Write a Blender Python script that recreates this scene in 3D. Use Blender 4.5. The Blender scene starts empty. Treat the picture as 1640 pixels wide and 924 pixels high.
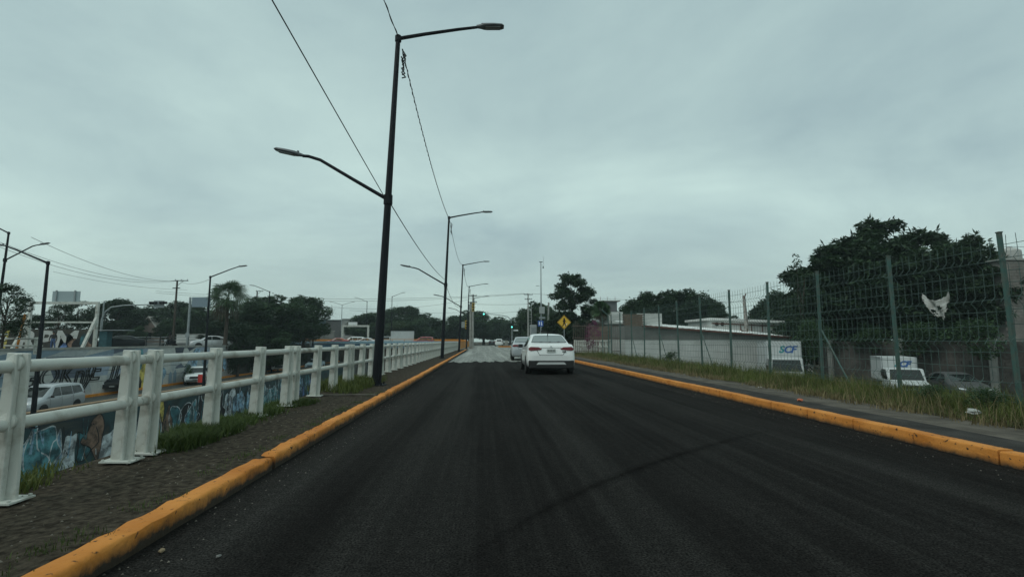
import bpy, bmesh, math, random
import numpy as np
from mathutils import Vector, Matrix, Euler
from mathutils.bvhtree import BVHTree

scene = bpy.context.scene
COL = scene.collection
R = math.radians
random.seed(7)
RNG = np.random.default_rng(7)

# ------------------------------------------------------------------ camera
FPX, IW, IH = 800.0, 1640.0, 924.0            # focal length in photograph pixels
CAMZ = 1.2
PITCH, YAW = math.atan(84 / FPX), math.atan(44 / FPX)
cam_d = bpy.data.cameras.new('camera'); cam_d.sensor_width = 36; cam_d.lens = 36 * FPX / IW
cam_d.clip_start = 0.05; cam_d.clip_end = 5000
cam = bpy.data.objects.new('camera', cam_d); COL.objects.link(cam)
cam.location = (0, 0, CAMZ); cam.rotation_euler = (R(90) + PITCH, 0, -YAW)
scene.camera = cam
CROT = Euler((R(90) + PITCH, 0, -YAW)).to_matrix()

def at(px, py, Y):
    """world point at distance Y ahead that the photograph shows at (px, py): used to measure the place"""
    d = CROT @ Vector(((px - IW / 2) / FPX, (IH / 2 - py) / FPX, -1))
    k = Y / d.y
    return Vector((d.x * k, Y, CAMZ + d.z * k))
def atx(px, Y): return at(px, 546, Y).x
def atz(px, py, Y): return at(px, py, Y).z

# ------------------------------------------------------------------ world, sun, exposure
SUN_EL, SUN_AZ = R(50), R(-125)                # azimuth from +Y towards +X
world = bpy.data.worlds.new('World'); scene.world = world; world.use_nodes = True
wt = world.node_tree; wt.nodes.clear()
def wn(t, **k):
    n = wt.nodes.new(t)
    for a, b in k.items(): setattr(n, a, b)
    return n
w_out = wn('ShaderNodeOutputWorld'); w_bg = wn('ShaderNodeBackground'); w_bg.inputs['Strength'].default_value = 0.107
sky = wn('ShaderNodeTexSky', sky_type='NISHITA'); sky.sun_disc = False
sky.sun_elevation = SUN_EL; sky.sun_rotation = SUN_AZ; sky.dust_density = 3.0
tc = wn('ShaderNodeTexCoord'); sp = wn('ShaderNodeSeparateXYZ')
wt.links.new(tc.outputs['Generated'], sp.inputs[0])
zz = wn('ShaderNodeMath', operation='ABSOLUTE'); wt.links.new(sp.outputs['Z'], zz.inputs[0])
zp = wn('ShaderNodeMath', operation='ADD'); zp.inputs[1].default_value = 0.22; wt.links.new(zz.outputs[0], zp.inputs[0])
dx = wn('ShaderNodeMath', operation='DIVIDE'); wt.links.new(sp.outputs['X'], dx.inputs[0]); wt.links.new(zp.outputs[0], dx.inputs[1])
dy = wn('ShaderNodeMath', operation='DIVIDE'); wt.links.new(sp.outputs['Y'], dy.inputs[0]); wt.links.new(zp.outputs[0], dy.inputs[1])
cb = wn('ShaderNodeCombineXYZ'); wt.links.new(dx.outputs[0], cb.inputs[0]); wt.links.new(dy.outputs[0], cb.inputs[1])
mp = wn('ShaderNodeMapping'); mp.inputs['Rotation'].default_value = (0, 0, R(25)); mp.inputs['Scale'].default_value = (1.0, 1.25, 1)
mp.inputs['Location'].default_value = (1.5, 6, 3); wt.links.new(cb.outputs[0], mp.inputs[0])
n1 = wn('ShaderNodeTexNoise'); n1.inputs['Scale'].default_value = 0.75; n1.inputs['Detail'].default_value = 9; n1.inputs['Roughness'].default_value = 0.57
n1.inputs['Distortion'].default_value = 0.35
wt.links.new(mp.outputs[0], n1.inputs['Vector'])
cr = wn('ShaderNodeValToRGB'); wt.links.new(n1.outputs['Fac'], cr.inputs[0])
cr.color_ramp.elements[0].position = 0.32; cr.color_ramp.elements[0].color = (3.4, 4.65, 4.85, 1)
cr.color_ramp.elements[1].position = 0.68; cr.color_ramp.elements[1].color = (5.5, 7.2, 6.85, 1)
# overcast sky is a little paler towards the horizon all round
hz = wn('ShaderNodeMapRange'); hz.inputs['From Min'].default_value = 0.0; hz.inputs['From Max'].default_value = 0.22
hz.inputs['To Min'].default_value = 1.0; hz.inputs['To Max'].default_value = 0.0; wt.links.new(zz.outputs[0], hz.inputs[0])
hm = wn('ShaderNodeMath', operation='MULTIPLY'); hm.inputs[1].default_value = 0.55; wt.links.new(hz.outputs[0], hm.inputs[0])
mx = wn('ShaderNodeMix', data_type='RGBA'); wt.links.new(hm.outputs[0], mx.inputs[0]); wt.links.new(cr.outputs[0], mx.inputs[6])
mx.inputs[7].default_value = (4.7, 5.9, 5.2, 1)
mx2 = wn('ShaderNodeMix', data_type='RGBA'); mx2.inputs[0].default_value = 0.06
wt.links.new(mx.outputs[2], mx2.inputs[6]); wt.links.new(sky.outputs[0], mx2.inputs[7])
wt.links.new(mx2.outputs[2], w_bg.inputs['Color']); wt.links.new(w_bg.outputs[0], w_out.inputs[0])

sun_d = bpy.data.lights.new('sun', 'SUN'); sun_d.energy = 0.7; sun_d.angle = R(25); sun_d.color = (1.0, 0.96, 0.9)
sun = bpy.data.objects.new('sun', sun_d); COL.objects.link(sun)
sd = Vector((math.sin(SUN_AZ) * math.cos(SUN_EL), math.cos(SUN_AZ) * math.cos(SUN_EL), math.sin(SUN_EL)))
sun.rotation_euler = (-sd).to_track_quat('-Z', 'Y').to_euler(); sun.location = (0, 0, 60)
scene.view_settings.view_transform = 'Standard'; scene.view_settings.look = 'None'
scene.view_settings.exposure = 0.0; scene.view_settings.gamma = 1.0; scene.view_settings.use_curve_mapping = False

# ------------------------------------------------------------------ materials
MATS = {}
def mat(name, col, rough=0.7, metal=0.0, var=0.0, vscale=3.0, bump=0.0, bscale=40.0, spec=0.5, col2=None, ramp=(0.35, 0.65), stretch=None, trans=0.0, emit=None, estr=0.0, alpha=None, coat=0.0, detail=5.0):
    if name in MATS: return MATS[name]
    m = bpy.data.materials.new(name); m.use_nodes = True; t = m.node_tree
    b = t.nodes['Principled BSDF']; MATS[name] = m
    c4 = tuple(col) + (1,)
    b.inputs['Base Color'].default_value = c4; b.inputs['Roughness'].default_value = rough; b.inputs['Metallic'].default_value = metal
    b.inputs['Specular IOR Level'].default_value = spec; b.inputs['Coat Weight'].default_value = coat; b.inputs['Coat Roughness'].default_value = 0.05
    vec = None
    if var or col2 or bump:
        tcn = t.nodes.new('ShaderNodeTexCoord'); mpn = t.nodes.new('ShaderNodeMapping'); t.links.new(tcn.outputs['Object'], mpn.inputs[0])
        if stretch: mpn.inputs['Scale'].default_value = stretch
        vec = mpn.outputs[0]
    if var or col2:
        n = t.nodes.new('ShaderNodeTexNoise'); n.inputs['Scale'].default_value = vscale; n.inputs['Detail'].default_value = detail; n.inputs['Roughness'].default_value = 0.6
        t.links.new(vec, n.inputs['Vector'])
        r = t.nodes.new('ShaderNodeValToRGB'); t.links.new(n.outputs['Fac'], r.inputs[0])
        r.color_ramp.elements[0].position, r.color_ramp.elements[1].position = ramp
        if col2: ca, cbb = col, col2
        else: ca = [x * (1 - var) for x in col]; cbb = [min(1, x * (1 + var)) for x in col]
        r.color_ramp.elements[0].color = tuple(ca) + (1,); r.color_ramp.elements[1].color = tuple(cbb) + (1,)
        t.links.new(r.outputs[0], b.inputs['Base Color'])
    if bump:
        n2 = t.nodes.new('ShaderNodeTexNoise'); n2.inputs['Scale'].default_value = bscale; n2.inputs['Detail'].default_value = 4; t.links.new(vec, n2.inputs['Vector'])
        bn = t.nodes.new('ShaderNodeBump'); bn.inputs['Strength'].default_value = bump; bn.inputs['Distance'].default_value = 0.02
        t.links.new(n2.outputs['Fac'], bn.inputs['Height']); t.links.new(bn.outputs[0], b.inputs['Normal'])
    if trans:
        b.inputs['Transmission Weight'].default_value = trans
    if emit: b.inputs['Emission Color'].default_value = tuple(emit) + (1,); b.inputs['Emission Strength'].default_value = estr
    return m

def leaf_mat(name, c1, c2, rough=0.55):
    if name in MATS: return MATS[name]
    m = bpy.data.materials.new(name); m.use_nodes = True; t = m.node_tree; b = t.nodes['Principled BSDF']; MATS[name] = m
    g = t.nodes.new('ShaderNodeNewGeometry'); oi = t.nodes.new('ShaderNodeObjectInfo')
    r = t.nodes.new('ShaderNodeValToRGB'); t.links.new(g.outputs['Random Per Island'], r.inputs[0])
    r.color_ramp.elements[0].color = tuple(c1) + (1,); r.color_ramp.elements[1].color = tuple(c2) + (1,)
    n = t.nodes.new('ShaderNodeTexNoise'); n.inputs['Scale'].default_value = 0.9; tcn = t.nodes.new('ShaderNodeTexCoord'); t.links.new(tcn.outputs['Object'], n.inputs['Vector'])
    mr = t.nodes.new('ShaderNodeMapRange'); mr.inputs['From Min'].default_value = .3; mr.inputs['From Max'].default_value = .7; mr.inputs['To Min'].default_value = .7; mr.inputs['To Max'].default_value = 1.3
    t.links.new(n.outputs['Fac'], mr.inputs[0])
    hv = t.nodes.new('ShaderNodeHueSaturation'); t.links.new(r.outputs[0], hv.inputs['Color']); t.links.new(mr.outputs[0], hv.inputs['Value'])
    t.links.new(hv.outputs[0], b.inputs['Base Color']); b.inputs['Roughness'].default_value = rough; b.inputs['Specular IOR Level'].default_value = 0.3
    tr = t.nodes.new('ShaderNodeBsdfTranslucent'); t.links.new(hv.outputs[0], tr.inputs['Color'])
    ms = t.nodes.new('ShaderNodeMixShader'); ms.inputs[0].default_value = 0.25
    t.links.new(b.outputs[0], ms.inputs[1]); t.links.new(tr.outputs[0], ms.inputs[2])
    t.links.new(ms.outputs[0], t.nodes['Material Output'].inputs['Surface'])
    return m

# ------------------------------------------------------------------ mesh builder
class MB:
    def __init__(s): s.v = []; s.f = []; s.m = []
    def add(s, vs, fs, mi=0):
        o = len(s.v); s.v += [tuple(v) for v in vs]; s.f += [tuple(i + o for i in f) for f in fs]; s.m += [mi] * len(fs)
        return s
    def box(s, c, d, rz=0.0, mi=0, top=None, M=None):
        """box with centre c, size d; top=(sx, sy) scales the upper face"""
        x, y, z = d[0] / 2, d[1] / 2, d[2] / 2; tx, ty = top or (1, 1)
        vs = [(-x, -y, -z), (x, -y, -z), (x, y, -z), (-x, y, -z), (-x * tx, -y * ty, z), (x * tx, -y * ty, z), (x * tx, y * ty, z), (-x * tx, y * ty, z)]
        if rz: cr_, sr_ = math.cos(rz), math.sin(rz); vs = [(a * cr_ - b * sr_, a * sr_ + b * cr_, e) for a, b, e in vs]
        if M: vs = [tuple(M @ Vector(v)) for v in vs]
        vs = [(a + c[0], b + c[1], e + c[2]) for a, b, e in vs]
        return s.add(vs, [(0, 3, 2, 1), (4, 5, 6, 7), (0, 1, 5, 4), (1, 2, 6, 5), (2, 3, 7, 6), (3, 0, 4, 7)], mi)
    def quad(s, a, b, c, d, mi=0): return s.add([a, b, c, d], [(0, 1, 2, 3)], mi)
    def tube(s, pts, rad, n=8, cap=True, mi=0):
        pts = [Vector(p) for p in pts]; k = len(pts)
        rs = rad if isinstance(rad, (list, tuple)) else [rad] * k
        vs, fs = [], []; up = None
        for i, p in enumerate(pts):
            d = (pts[min(i + 1, k - 1)] - pts[max(i - 1, 0)]).normalized()
            if up is None: up = d.orthogonal().normalized() if abs(d.z) < .9 else Vector((1, 0, 0))
            a = (up - d * up.dot(d)).normalized(); up = a; b = d.cross(a)
            for j in range(n):
                t = 2 * math.pi * (j + .5) / n; vs.append(p + (a * math.cos(t) + b * math.sin(t)) * rs[i])
        for i in range(k - 1):
            for j in range(n):
                j2 = (j + 1) % n; fs.append((i * n + j, i * n + j2, (i + 1) * n + j2, (i + 1) * n + j))
        if cap: fs.append(tuple(range(n))[::-1]); fs.append(tuple(range((k - 1) * n, k * n)))
        return s.add(vs, fs, mi)
    def lathe(s, prof, n=16, c=(0, 0, 0), axis='z', mi=0):
        """prof: (radius, height) pairs"""
        vs, fs = [], []
        for r, h in prof:
            for j in range(n):
                t = 2 * math.pi * j / n; a, b = r * math.cos(t), r * math.sin(t)
                p = (a, b, h) if axis == 'z' else ((h, a, b) if axis == 'x' else (a, h, b))
                vs.append((p[0] + c[0], p[1] + c[1], p[2] + c[2]))
        for i in range(len(prof) - 1):
            for j in range(n): j2 = (j + 1) % n; fs.append((i * n + j, i * n + j2, (i + 1) * n + j2, (i + 1) * n + j))
        fs.append(tuple(range(n))[::-1]); fs.append(tuple(range((len(prof) - 1) * n, len(prof) * n)))
        return s.add(vs, fs, mi)
    def poly(s, pts, mi=0): return s.add(pts, [tuple(range(len(pts)))], mi)
    def prism(s, pts2, lo, hi, axis='y', mi=0):
        """outline in the two other axes, extruded from lo to hi along axis"""
        n = len(pts2)
        def P(a, b, h): return (h, a, b) if axis == 'x' else ((a, h, b) if axis == 'y' else (a, b, h))
        vs = [P(a, b, lo) for a, b in pts2] + [P(a, b, hi) for a, b in pts2]
        fs = [tuple(range(n)), tuple(range(2 * n - 1, n - 1, -1))] + [(i, (i + 1) % n, n + (i + 1) % n, n + i) for i in range(n)]
        return s.add(vs, fs, mi)
    def mesh(s, name, mats, smooth=False, bevel=0, sub=None):
        me = bpy.data.meshes.new(name); me.from_pydata(s.v, [], s.f)
        for m_ in (mats if isinstance(mats, (list, tuple)) else [mats]): me.materials.append(m_)
        me.polygons.foreach_set('material_index', s.m)
        bm = bmesh.new(); bm.from_mesh(me); bmesh.ops.recalc_face_normals(bm, faces=bm.faces)
        if bevel:
            es = [e for e in bm.edges if len(e.link_faces) == 2 and e.calc_face_angle(0) > .6]
            bmesh.ops.bevel(bm, geom=es, offset=bevel, segments=1, affect='EDGES')
        bm.to_mesh(me); bm.free()
        if smooth:
            me.polygons.foreach_set('use_smooth', [True] * len(me.polygons))
            me.set_sharp_from_angle(angle=R(smooth if smooth > 1 else 40))
        me.update(); return me
    def build(s, name, mats, parent=None, smooth=False, bevel=0, world=False, loc=None):
        """world=True: the vertices are world positions and get shifted into the parent's (or loc's) space"""
        o_ = Vector((0, 0, 0))
        if world and parent is not None: o_ = Vector(parent['_o']) if '_o' in parent else parent.location.copy()
        elif world and loc is not None: o_ = Vector(loc)
        if o_.length: s.v = [(a - o_.x, b - o_.y, c - o_.z) for a, b, c in s.v]
        o = bpy.data.objects.new(name, s.mesh(name, mats, smooth, bevel)); COL.objects.link(o)
        o.parent = parent
        if parent is None and loc is not None: o.location = loc
        return o

def tag(o, label=None, cat=None, group=None, kind=None):
    if label: o['label'] = label
    if cat: o['category'] = cat
    if group: o['group'] = group
    if kind: o['kind'] = kind
    return o
def thing(name, label, cat, loc=(0, 0, 0), rz=0.0, group=None, scale=None):
    o = bpy.data.objects.new(name, None); COL.objects.link(o); o.location = loc; o.rotation_euler = (0, 0, rz); o.empty_display_size = .3
    if scale: o.scale = scale if isinstance(scale, (tuple, list)) else (scale,) * 3
    return tag(o, label, cat, group)
def part(name, me, parent, loc=(0, 0, 0), rot=(0, 0, 0)):
    o = bpy.data.objects.new(name, me); COL.objects.link(o); o.parent = parent; o.location = loc; o.rotation_euler = rot
    return o
def copy_tree(o, parent=None):
    c = o.copy(); COL.objects.link(c); c.parent = parent
    for ch in list(o.children): copy_tree(ch, c)
    return c
def np_mesh(name, V, F, mats, mi=None, smooth=False):
    """V (n,3), F (m,k) uniform polygons, fast"""
    me = bpy.data.meshes.new(name); n, (m_, k) = len(V), F.shape
    me.vertices.add(n); me.vertices.foreach_set('co', np.asarray(V, np.float32).ravel())
    me.loops.add(m_ * k); me.loops.foreach_set('vertex_index', F.astype(np.int32).ravel())
    me.polygons.add(m_); me.polygons.foreach_set('loop_start', np.arange(0, m_ * k, k, dtype=np.int32))
    for mm in (mats if isinstance(mats, (list, tuple)) else [mats]): me.materials.append(mm)
    if mi is not None: me.polygons.foreach_set('material_index', np.asarray(mi, np.int32))
    if smooth: me.polygons.foreach_set('use_smooth', np.ones(m_, bool))
    me.update(calc_edges=True); return me
def text_mesh(txt, size, mats, extrude=0.0, outline=0.0, shear=0.0, bold=0.0):
    cu = bpy.data.curves.new('t', 'FONT'); cu.body = txt; cu.size = size; cu.extrude = extrude; cu.shear = shear; cu.offset = bold; cu.resolution_u = 3
    if outline: cu.fill_mode = 'NONE'; cu.bevel_depth = outline; cu.bevel_resolution = 0
    ob = bpy.data.objects.new('t', cu); COL.objects.link(ob); bpy.context.view_layer.update()
    me = bpy.data.meshes.new_from_object(ob.evaluated_get(bpy.context.evaluated_depsgraph_get()))
    bpy.data.objects.remove(ob); bpy.data.curves.remove(cu)
    me.materials.clear(); me.materials.append(mats)
    me.polygons.foreach_set('material_index', [0] * len(me.polygons)); return me

# common materials
M_orange = mat('orange_kerb_paint', (0.62, 0.235, 0.025), .75, col2=(0.48, 0.17, 0.02), vscale=4, bump=.5, bscale=30, spec=.3)
M_white = mat('white_rail_paint', (0.22, 0.20, 0.16), .6, col2=(.53, .54, .50), ramp=(.28, .5), detail=9.0, vscale=3.5, bump=.1, bscale=60)
M_black = mat('black_steel', (0.008, 0.010, 0.014), .6, var=.2, vscale=3, spec=.2)
M_lampgrey = mat('lamp_housing_grey', (0.10, 0.11, 0.12), .5)
M_lens = mat('lamp_lens', (0.25, 0.27, 0.27), .3)
M_galv = mat('galvanised_steel', (0.30, 0.33, 0.34), .5, metal=.3, var=.15)
M_conc = mat('concrete', (0.30, 0.30, 0.28), .9, var=.2, vscale=1.5, bump=.3, bscale=12)
M_rubber = mat('tyre_rubber', (0.012, 0.012, 0.012), .85)
M_dark = mat('dark_trim', (0.012, 0.012, 0.013), .6)
M_glass = mat('car_glass', (0.012, 0.016, 0.016), .06, spec=.5)
M_wire = mat('cable_black', (0.015, 0.015, 0.017), .6)
M_bark = mat('bark', (0.06, 0.045, 0.035), .95, var=.35, vscale=8, bump=.6, bscale=15)

# ================================================================== SETTING
def asphalt_mat(name, c_lo, c_hi, rough, track, tcol, grain=75.0, rough2=None, spec=.3):
    """asphalt with fine grain, long wheel-track wear and blotches"""
    m = bpy.data.materials.new(name); m.use_nodes = True; t = m.node_tree; b = t.nodes['Principled BSDF']; MATS[name] = m
    def nd(tp, **k):
        n = t.nodes.new(tp)
        for a, v in k.items(): setattr(n, a, v)
        return n
    tcn = nd('ShaderNodeTexCoord')
    def noise(scale, stretch, det=5, rg=.6):
        mp_ = nd('ShaderNodeMapping'); mp_.inputs['Scale'].default_value = stretch; t.links.new(tcn.outputs['Object'], mp_.inputs[0])
        n = nd('ShaderNodeTexNoise'); n.inputs['Scale'].default_value = scale; n.inputs['Detail'].default_value = det; n.inputs['Roughness'].default_value = rg
        t.links.new(mp_.outputs[0], n.inputs['Vector']); return n.outputs['Fac']
    def ramp(f, p0, p1, c0, c1):
        r = nd('ShaderNodeValToRGB'); t.links.new(f, r.inputs[0]); r.color_ramp.elements[0].position = p0; r.color_ramp.elements[1].position = p1
        r.color_ramp.elements[0].color = tuple(c0) + (1,); r.color_ramp.elements[1].color = tuple(c1) + (1,); return r.outputs[0]
    def mixc(f, a, c, bt='MIX'):
        x = nd('ShaderNodeMix', data_type='RGBA', blend_type=bt)
        for s, v in ((x.inputs[0], f), (x.inputs[6], a), (x.inputs[7], c)):
            if hasattr(v, 'links') or hasattr(v, 'is_linked'): t.links.new(v, s)
            elif isinstance(v, (int, float)): s.default_value = v
            else: s.default_value = tuple(v) + (1,)
        return x.outputs[2]
    base = ramp(noise(1.1, (1, .35, 1), 6), .3, .7, c_lo, c_hi)
    tr = ramp(noise(1.0, (1.5, .035, 1), 4, .55), .47, .70, (0, 0, 0), (track,) * 3)
    tr2 = ramp(noise(6, (1.6, .02, 1), 3), .45, .75, (0, 0, 0), (track * .55,) * 3)
    c = mixc(tr, base, tcol); c = mixc(tr2, c, tcol)
    g = ramp(noise(grain, (1, 1, 1), 2, .7), .35, .68, (.15, .15, .15), (2.3, 2.3, 2.2))
    c = mixc(1.0, c, g, 'MULTIPLY')
    g2 = ramp(noise(14, (1, 1, 1), 5, .7), .35, .65, (.75, .75, .75), (1.25, 1.25, 1.25)); c = mixc(1.0, c, g2, 'MULTIPLY')
    t.links.new(c, b.inputs['Base Color']); b.inputs['Specular IOR Level'].default_value = spec
    rr = ramp(noise(.6, (1.2, .15, 1), 4), .35, .65, (rough,) * 3, ((rough2 or rough),) * 3); t.links.new(rr, b.inputs['Roughness'])
    bn = nd('ShaderNodeBump'); bn.inputs['Strength'].default_value = .55; bn.inputs['Distance'].default_value = .012
    t.links.new(noise(grain * .6, (1, 1, 1), 3, .7), bn.inputs['Height']); t.links.new(bn.outputs[0], b.inputs['Normal'])
    return m
M_asph = asphalt_mat('fresh_asphalt', (.0062, .0055, .0054), (.0135, .0125, .0122), .95, .65, (.031, .030, .029), rough2=1.0, spec=.05)
M_old = asphalt_mat('worn_asphalt', (.12, .125, .122), (.22, .225, .215), .6, .75, (.36, .365, .35), rough2=.8, spec=.15)
M_lower = asphalt_mat('lower_road_asphalt', (.05, .05, .047), (.085, .085, .08), .7, .4, (.12, .12, .115), rough2=.8, spec=.2)
M_soil = mat('dirt', (0.055, 0.045, 0.033), .95, var=.4, vscale=1.2, bump=.8, bscale=14, spec=.05)
M_grit = mat('gritty_pavement', (0.022, 0.018, 0.0135), .97, col2=(0.10, 0.083, 0.063), vscale=17, bump=1.0, bscale=38, ramp=(.36, .72), detail=12, spec=.05)
M_pave_d = mat('dark_pavement', (0.042, 0.039, 0.036), .9, var=.35, vscale=2, bump=.6, bscale=60, spec=.1)
M_pave_l = mat('dusty_pavement', (0.10, 0.088, 0.074), .95, var=.35, vscale=2.5, bump=.6, bscale=40, spec=.1)

def struct(o): return tag(o, kind='structure')

# one terrain sheet out to the horizon, cut by the sunken road on the left and the low yard on the right
def ground():
    xs = [-500, -31.0, -30.1, -30.05, -23.35, -23.3, -3.75, -3.7, 6.4, 8.9, 10.2, 12.6, 500]
    def h(x, y):
        if y > 106: return -0.06
        if x <= -30.1: z = 0.30
        elif x <= -23.35: z = -3.05
        elif x <= -3.75: z = -7.0
        elif x <= 6.4: z = -0.05
        elif x <= 8.9: z = 0.02
        elif x <= 10.2: z = -.9
        else: z = -2.02
        if x > 9 and y > 52: z = z + (-.06 - z) * min(1, (y - 52) / 10)
        return z
    ys = [-60, 0, 20, 40, 52, 57, 62, 105.9, 106.1, 200, 400, 700]
    vs = [(x, y, h(x, y)) for y in ys for x in xs]; n = len(xs)
    fs = [(j * n + i, j * n + i + 1, (j + 1) * n + i + 1, (j + 1) * n + i) for j in range(len(ys) - 1) for i in range(n - 1)]
    struct(MB().add(vs, fs).build('ground', M_soil))
ground()

def sheet(name, x0, x1, y0, y1, z, m, nx=1, ny=1, edge=None):
    mb = MB(); vs = []
    for j in range(ny + 1):
        for i in range(nx + 1):
            x, y = x0 + (x1 - x0) * i / nx, y0 + (y1 - y0) * j / ny
            if edge and j == ny: y += edge(x)
            vs.append((x, y, z))
    mb.add(vs, [(j * (nx + 1) + i, j * (nx + 1) + i + 1, (j + 1) * (nx + 1) + i + 1, (j + 1) * (nx + 1) + i) for j in range(ny) for i in range(nx)])
    return struct(mb.build(name, m))
XKL, XKR = -1.98, 5.02             # road faces of the two kerbs
struct(MB().poly([(-3.6, 24, -.012), (5.2, 24, -.012), (5.2, 44, -.012), (8.5, 47, -.012), (9, 62, -.012), (26, 66, -.012), (26, 112, -.012), (9, 118, -.012), (9, 160, -.012), (-3.6, 160, -.012)]).build('worn_road', M_old))
ed = [random.uniform(-.7, .7) + 1.0 * math.sin(q * .9) * math.sin(q * .37) for q in range(60)]
sheet('road', XKL - .05, XKR + .05, -12, 29.5, 0.0, M_asph, 58, 1, edge=lambda x: ed[int((x + 2.1) * 8) % 60] + .25 * x)
sheet('worn_road_apron', XKL - .05, XKR + .05, -12, 25, -0.03, M_old)
# faint dark drag mark curving across the fresh asphalt: a thin tar film, opaque in the middle and ragged at the edges
def tar_film():
    m = bpy.data.materials.new('tar_film'); m.use_nodes = True; t = m.node_tree; bs_ = t.nodes['Principled BSDF']
    bs_.inputs['Base Color'].default_value = (.004, .0038, .0038, 1); bs_.inputs['Roughness'].default_value = 1; bs_.inputs['Specular IOR Level'].default_value = 0
    at_ = t.nodes.new('ShaderNodeAttribute'); at_.attribute_name = 'film'; tcn = t.nodes.new('ShaderNodeTexCoord'); n = t.nodes.new('ShaderNodeTexNoise'); n.inputs['Scale'].default_value = 9; n.inputs['Detail'].default_value = 8; t.links.new(tcn.outputs['Object'], n.inputs['Vector'])
    ml = t.nodes.new('ShaderNodeMath'); ml.operation = 'MULTIPLY'; t.links.new(at_.outputs['Fac'], ml.inputs[0]); t.links.new(n.outputs['Fac'], ml.inputs[1])
    tr = t.nodes.new('ShaderNodeBsdfTransparent'); mx_ = t.nodes.new('ShaderNodeMixShader'); t.links.new(ml.outputs[0], mx_.inputs[0]); t.links.new(tr.outputs[0], mx_.inputs[1]); t.links.new(bs_.outputs[0], mx_.inputs[2])
    t.links.new(mx_.outputs[0], t.nodes['Material Output'].inputs['Surface']); return m
rows = []; offs = (-.10, -.035, 0, .035, .10); N_ = 50
for i in range(N_ + 1):
    t = i / N_; x = -.3 + 4.3 * t ** 1.25; y = 2.2 + 4.6 * t ** .8
    rows.append([(x - .7 * o, y + .7 * o, .004) for o in offs])
mb = MB().add([p for r in rows for p in r], [(i * 5 + j, i * 5 + j + 1, (i + 1) * 5 + j + 1, (i + 1) * 5 + j) for i in range(N_) for j in range(4)])
o = struct(mb.build('drag_mark', tar_film())); at_ = o.data.attributes.new('film', 'FLOAT', 'POINT')
at_.data.foreach_set('value', [(0, .28, .62, .28, 0)[k % 5] * math.sin(math.pi * (k // 5) / N_) ** .7 for k in range(5 * (N_ + 1))])

# sidewalks
def walk(name, xa, xb, y0, y1, z0, z1, m, dy=.5, rough=.012, lowx=None):
    nx = max(2, int(abs(xb - xa) / .12)); ny = max(2, int((y1 - y0) / dy)); vs = []
    for j in range(ny + 1):
        for i in range(nx + 1):
            vs.append((xa + (xb - xa) * i / nx, y0 + (y1 - y0) * j / ny, z0 + (z1 - z0) * i / nx + random.uniform(-rough, rough)))
    mb = MB().add(vs, [(j * (nx + 1) + i, j * (nx + 1) + i + 1, (j + 1) * (nx + 1) + i + 1, (j + 1) * (nx + 1) + i) for j in range(ny) for i in range(nx)])
    o = struct(mb.build(name, m, smooth=80)); return o
wl = walk('sidewalk', -2.07, -3.62, -6, 66, .112, .10, M_grit, dy=.16, rough=.006)
MB().box((-3.64, 30, -3.4), (.12, 78, 6.9)).build('retaining_face', M_conc, wl)
wr = walk('sidewalk', 5.19, 5.8, -6, 40, .12, .12, M_pave_d, dy=2, rough=.004)
wr2 = walk('sidewalk_verge', 5.8, 6.75, -6, 40, .118, .10, M_pave_l, dy=.6, rough=.012)
walk('verge', 6.65, 9.0, -6, 40, .085, .02, M_soil, dy=.5, rough=.03)
# concrete joint across the left pavement beside the lamp
MB().box((-2.75, 10.4, .085), (1.15, .16, .09)).build('pavement_joint', M_pave_l, wl)

# kerbs: a bed with painted stones
def kerb_stone(L, w, h, rnd, seed, wear):
    rg = random.Random(seed); n = max(6, int(L / .12)); prof = [(0, -.12), (0, h - rnd), (rnd * .35, h - rnd * .3), (rnd, h), (w - rnd * .5, h), (w, h - rnd * .4), (w, -.12)]
    vs = []; k = len(prof)
    for i in range(n + 1):
        y = L * i / n; jx, jz = rg.uniform(-wear, wear), rg.uniform(-wear, wear)
        e = .022 if i in (0, n) and wear > .004 else 0
        for a, (x, z) in enumerate(prof):
            vs.append((x + (jx + rg.uniform(-wear, wear) * .6 if 0 < a < 6 else 0), y, z + (jz + rg.uniform(-wear, wear) * .5 - e if 0 < a < 6 else 0)))
    fs = [(i * k + a, i * k + a + 1, (i + 1) * k + a + 1, (i + 1) * k + a) for i in range(n) for a in range(k - 1)]
    fs += [tuple(range(k)), tuple(range(n * k, n * k + k))[::-1]]
    return MB().add(vs, fs)
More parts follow.
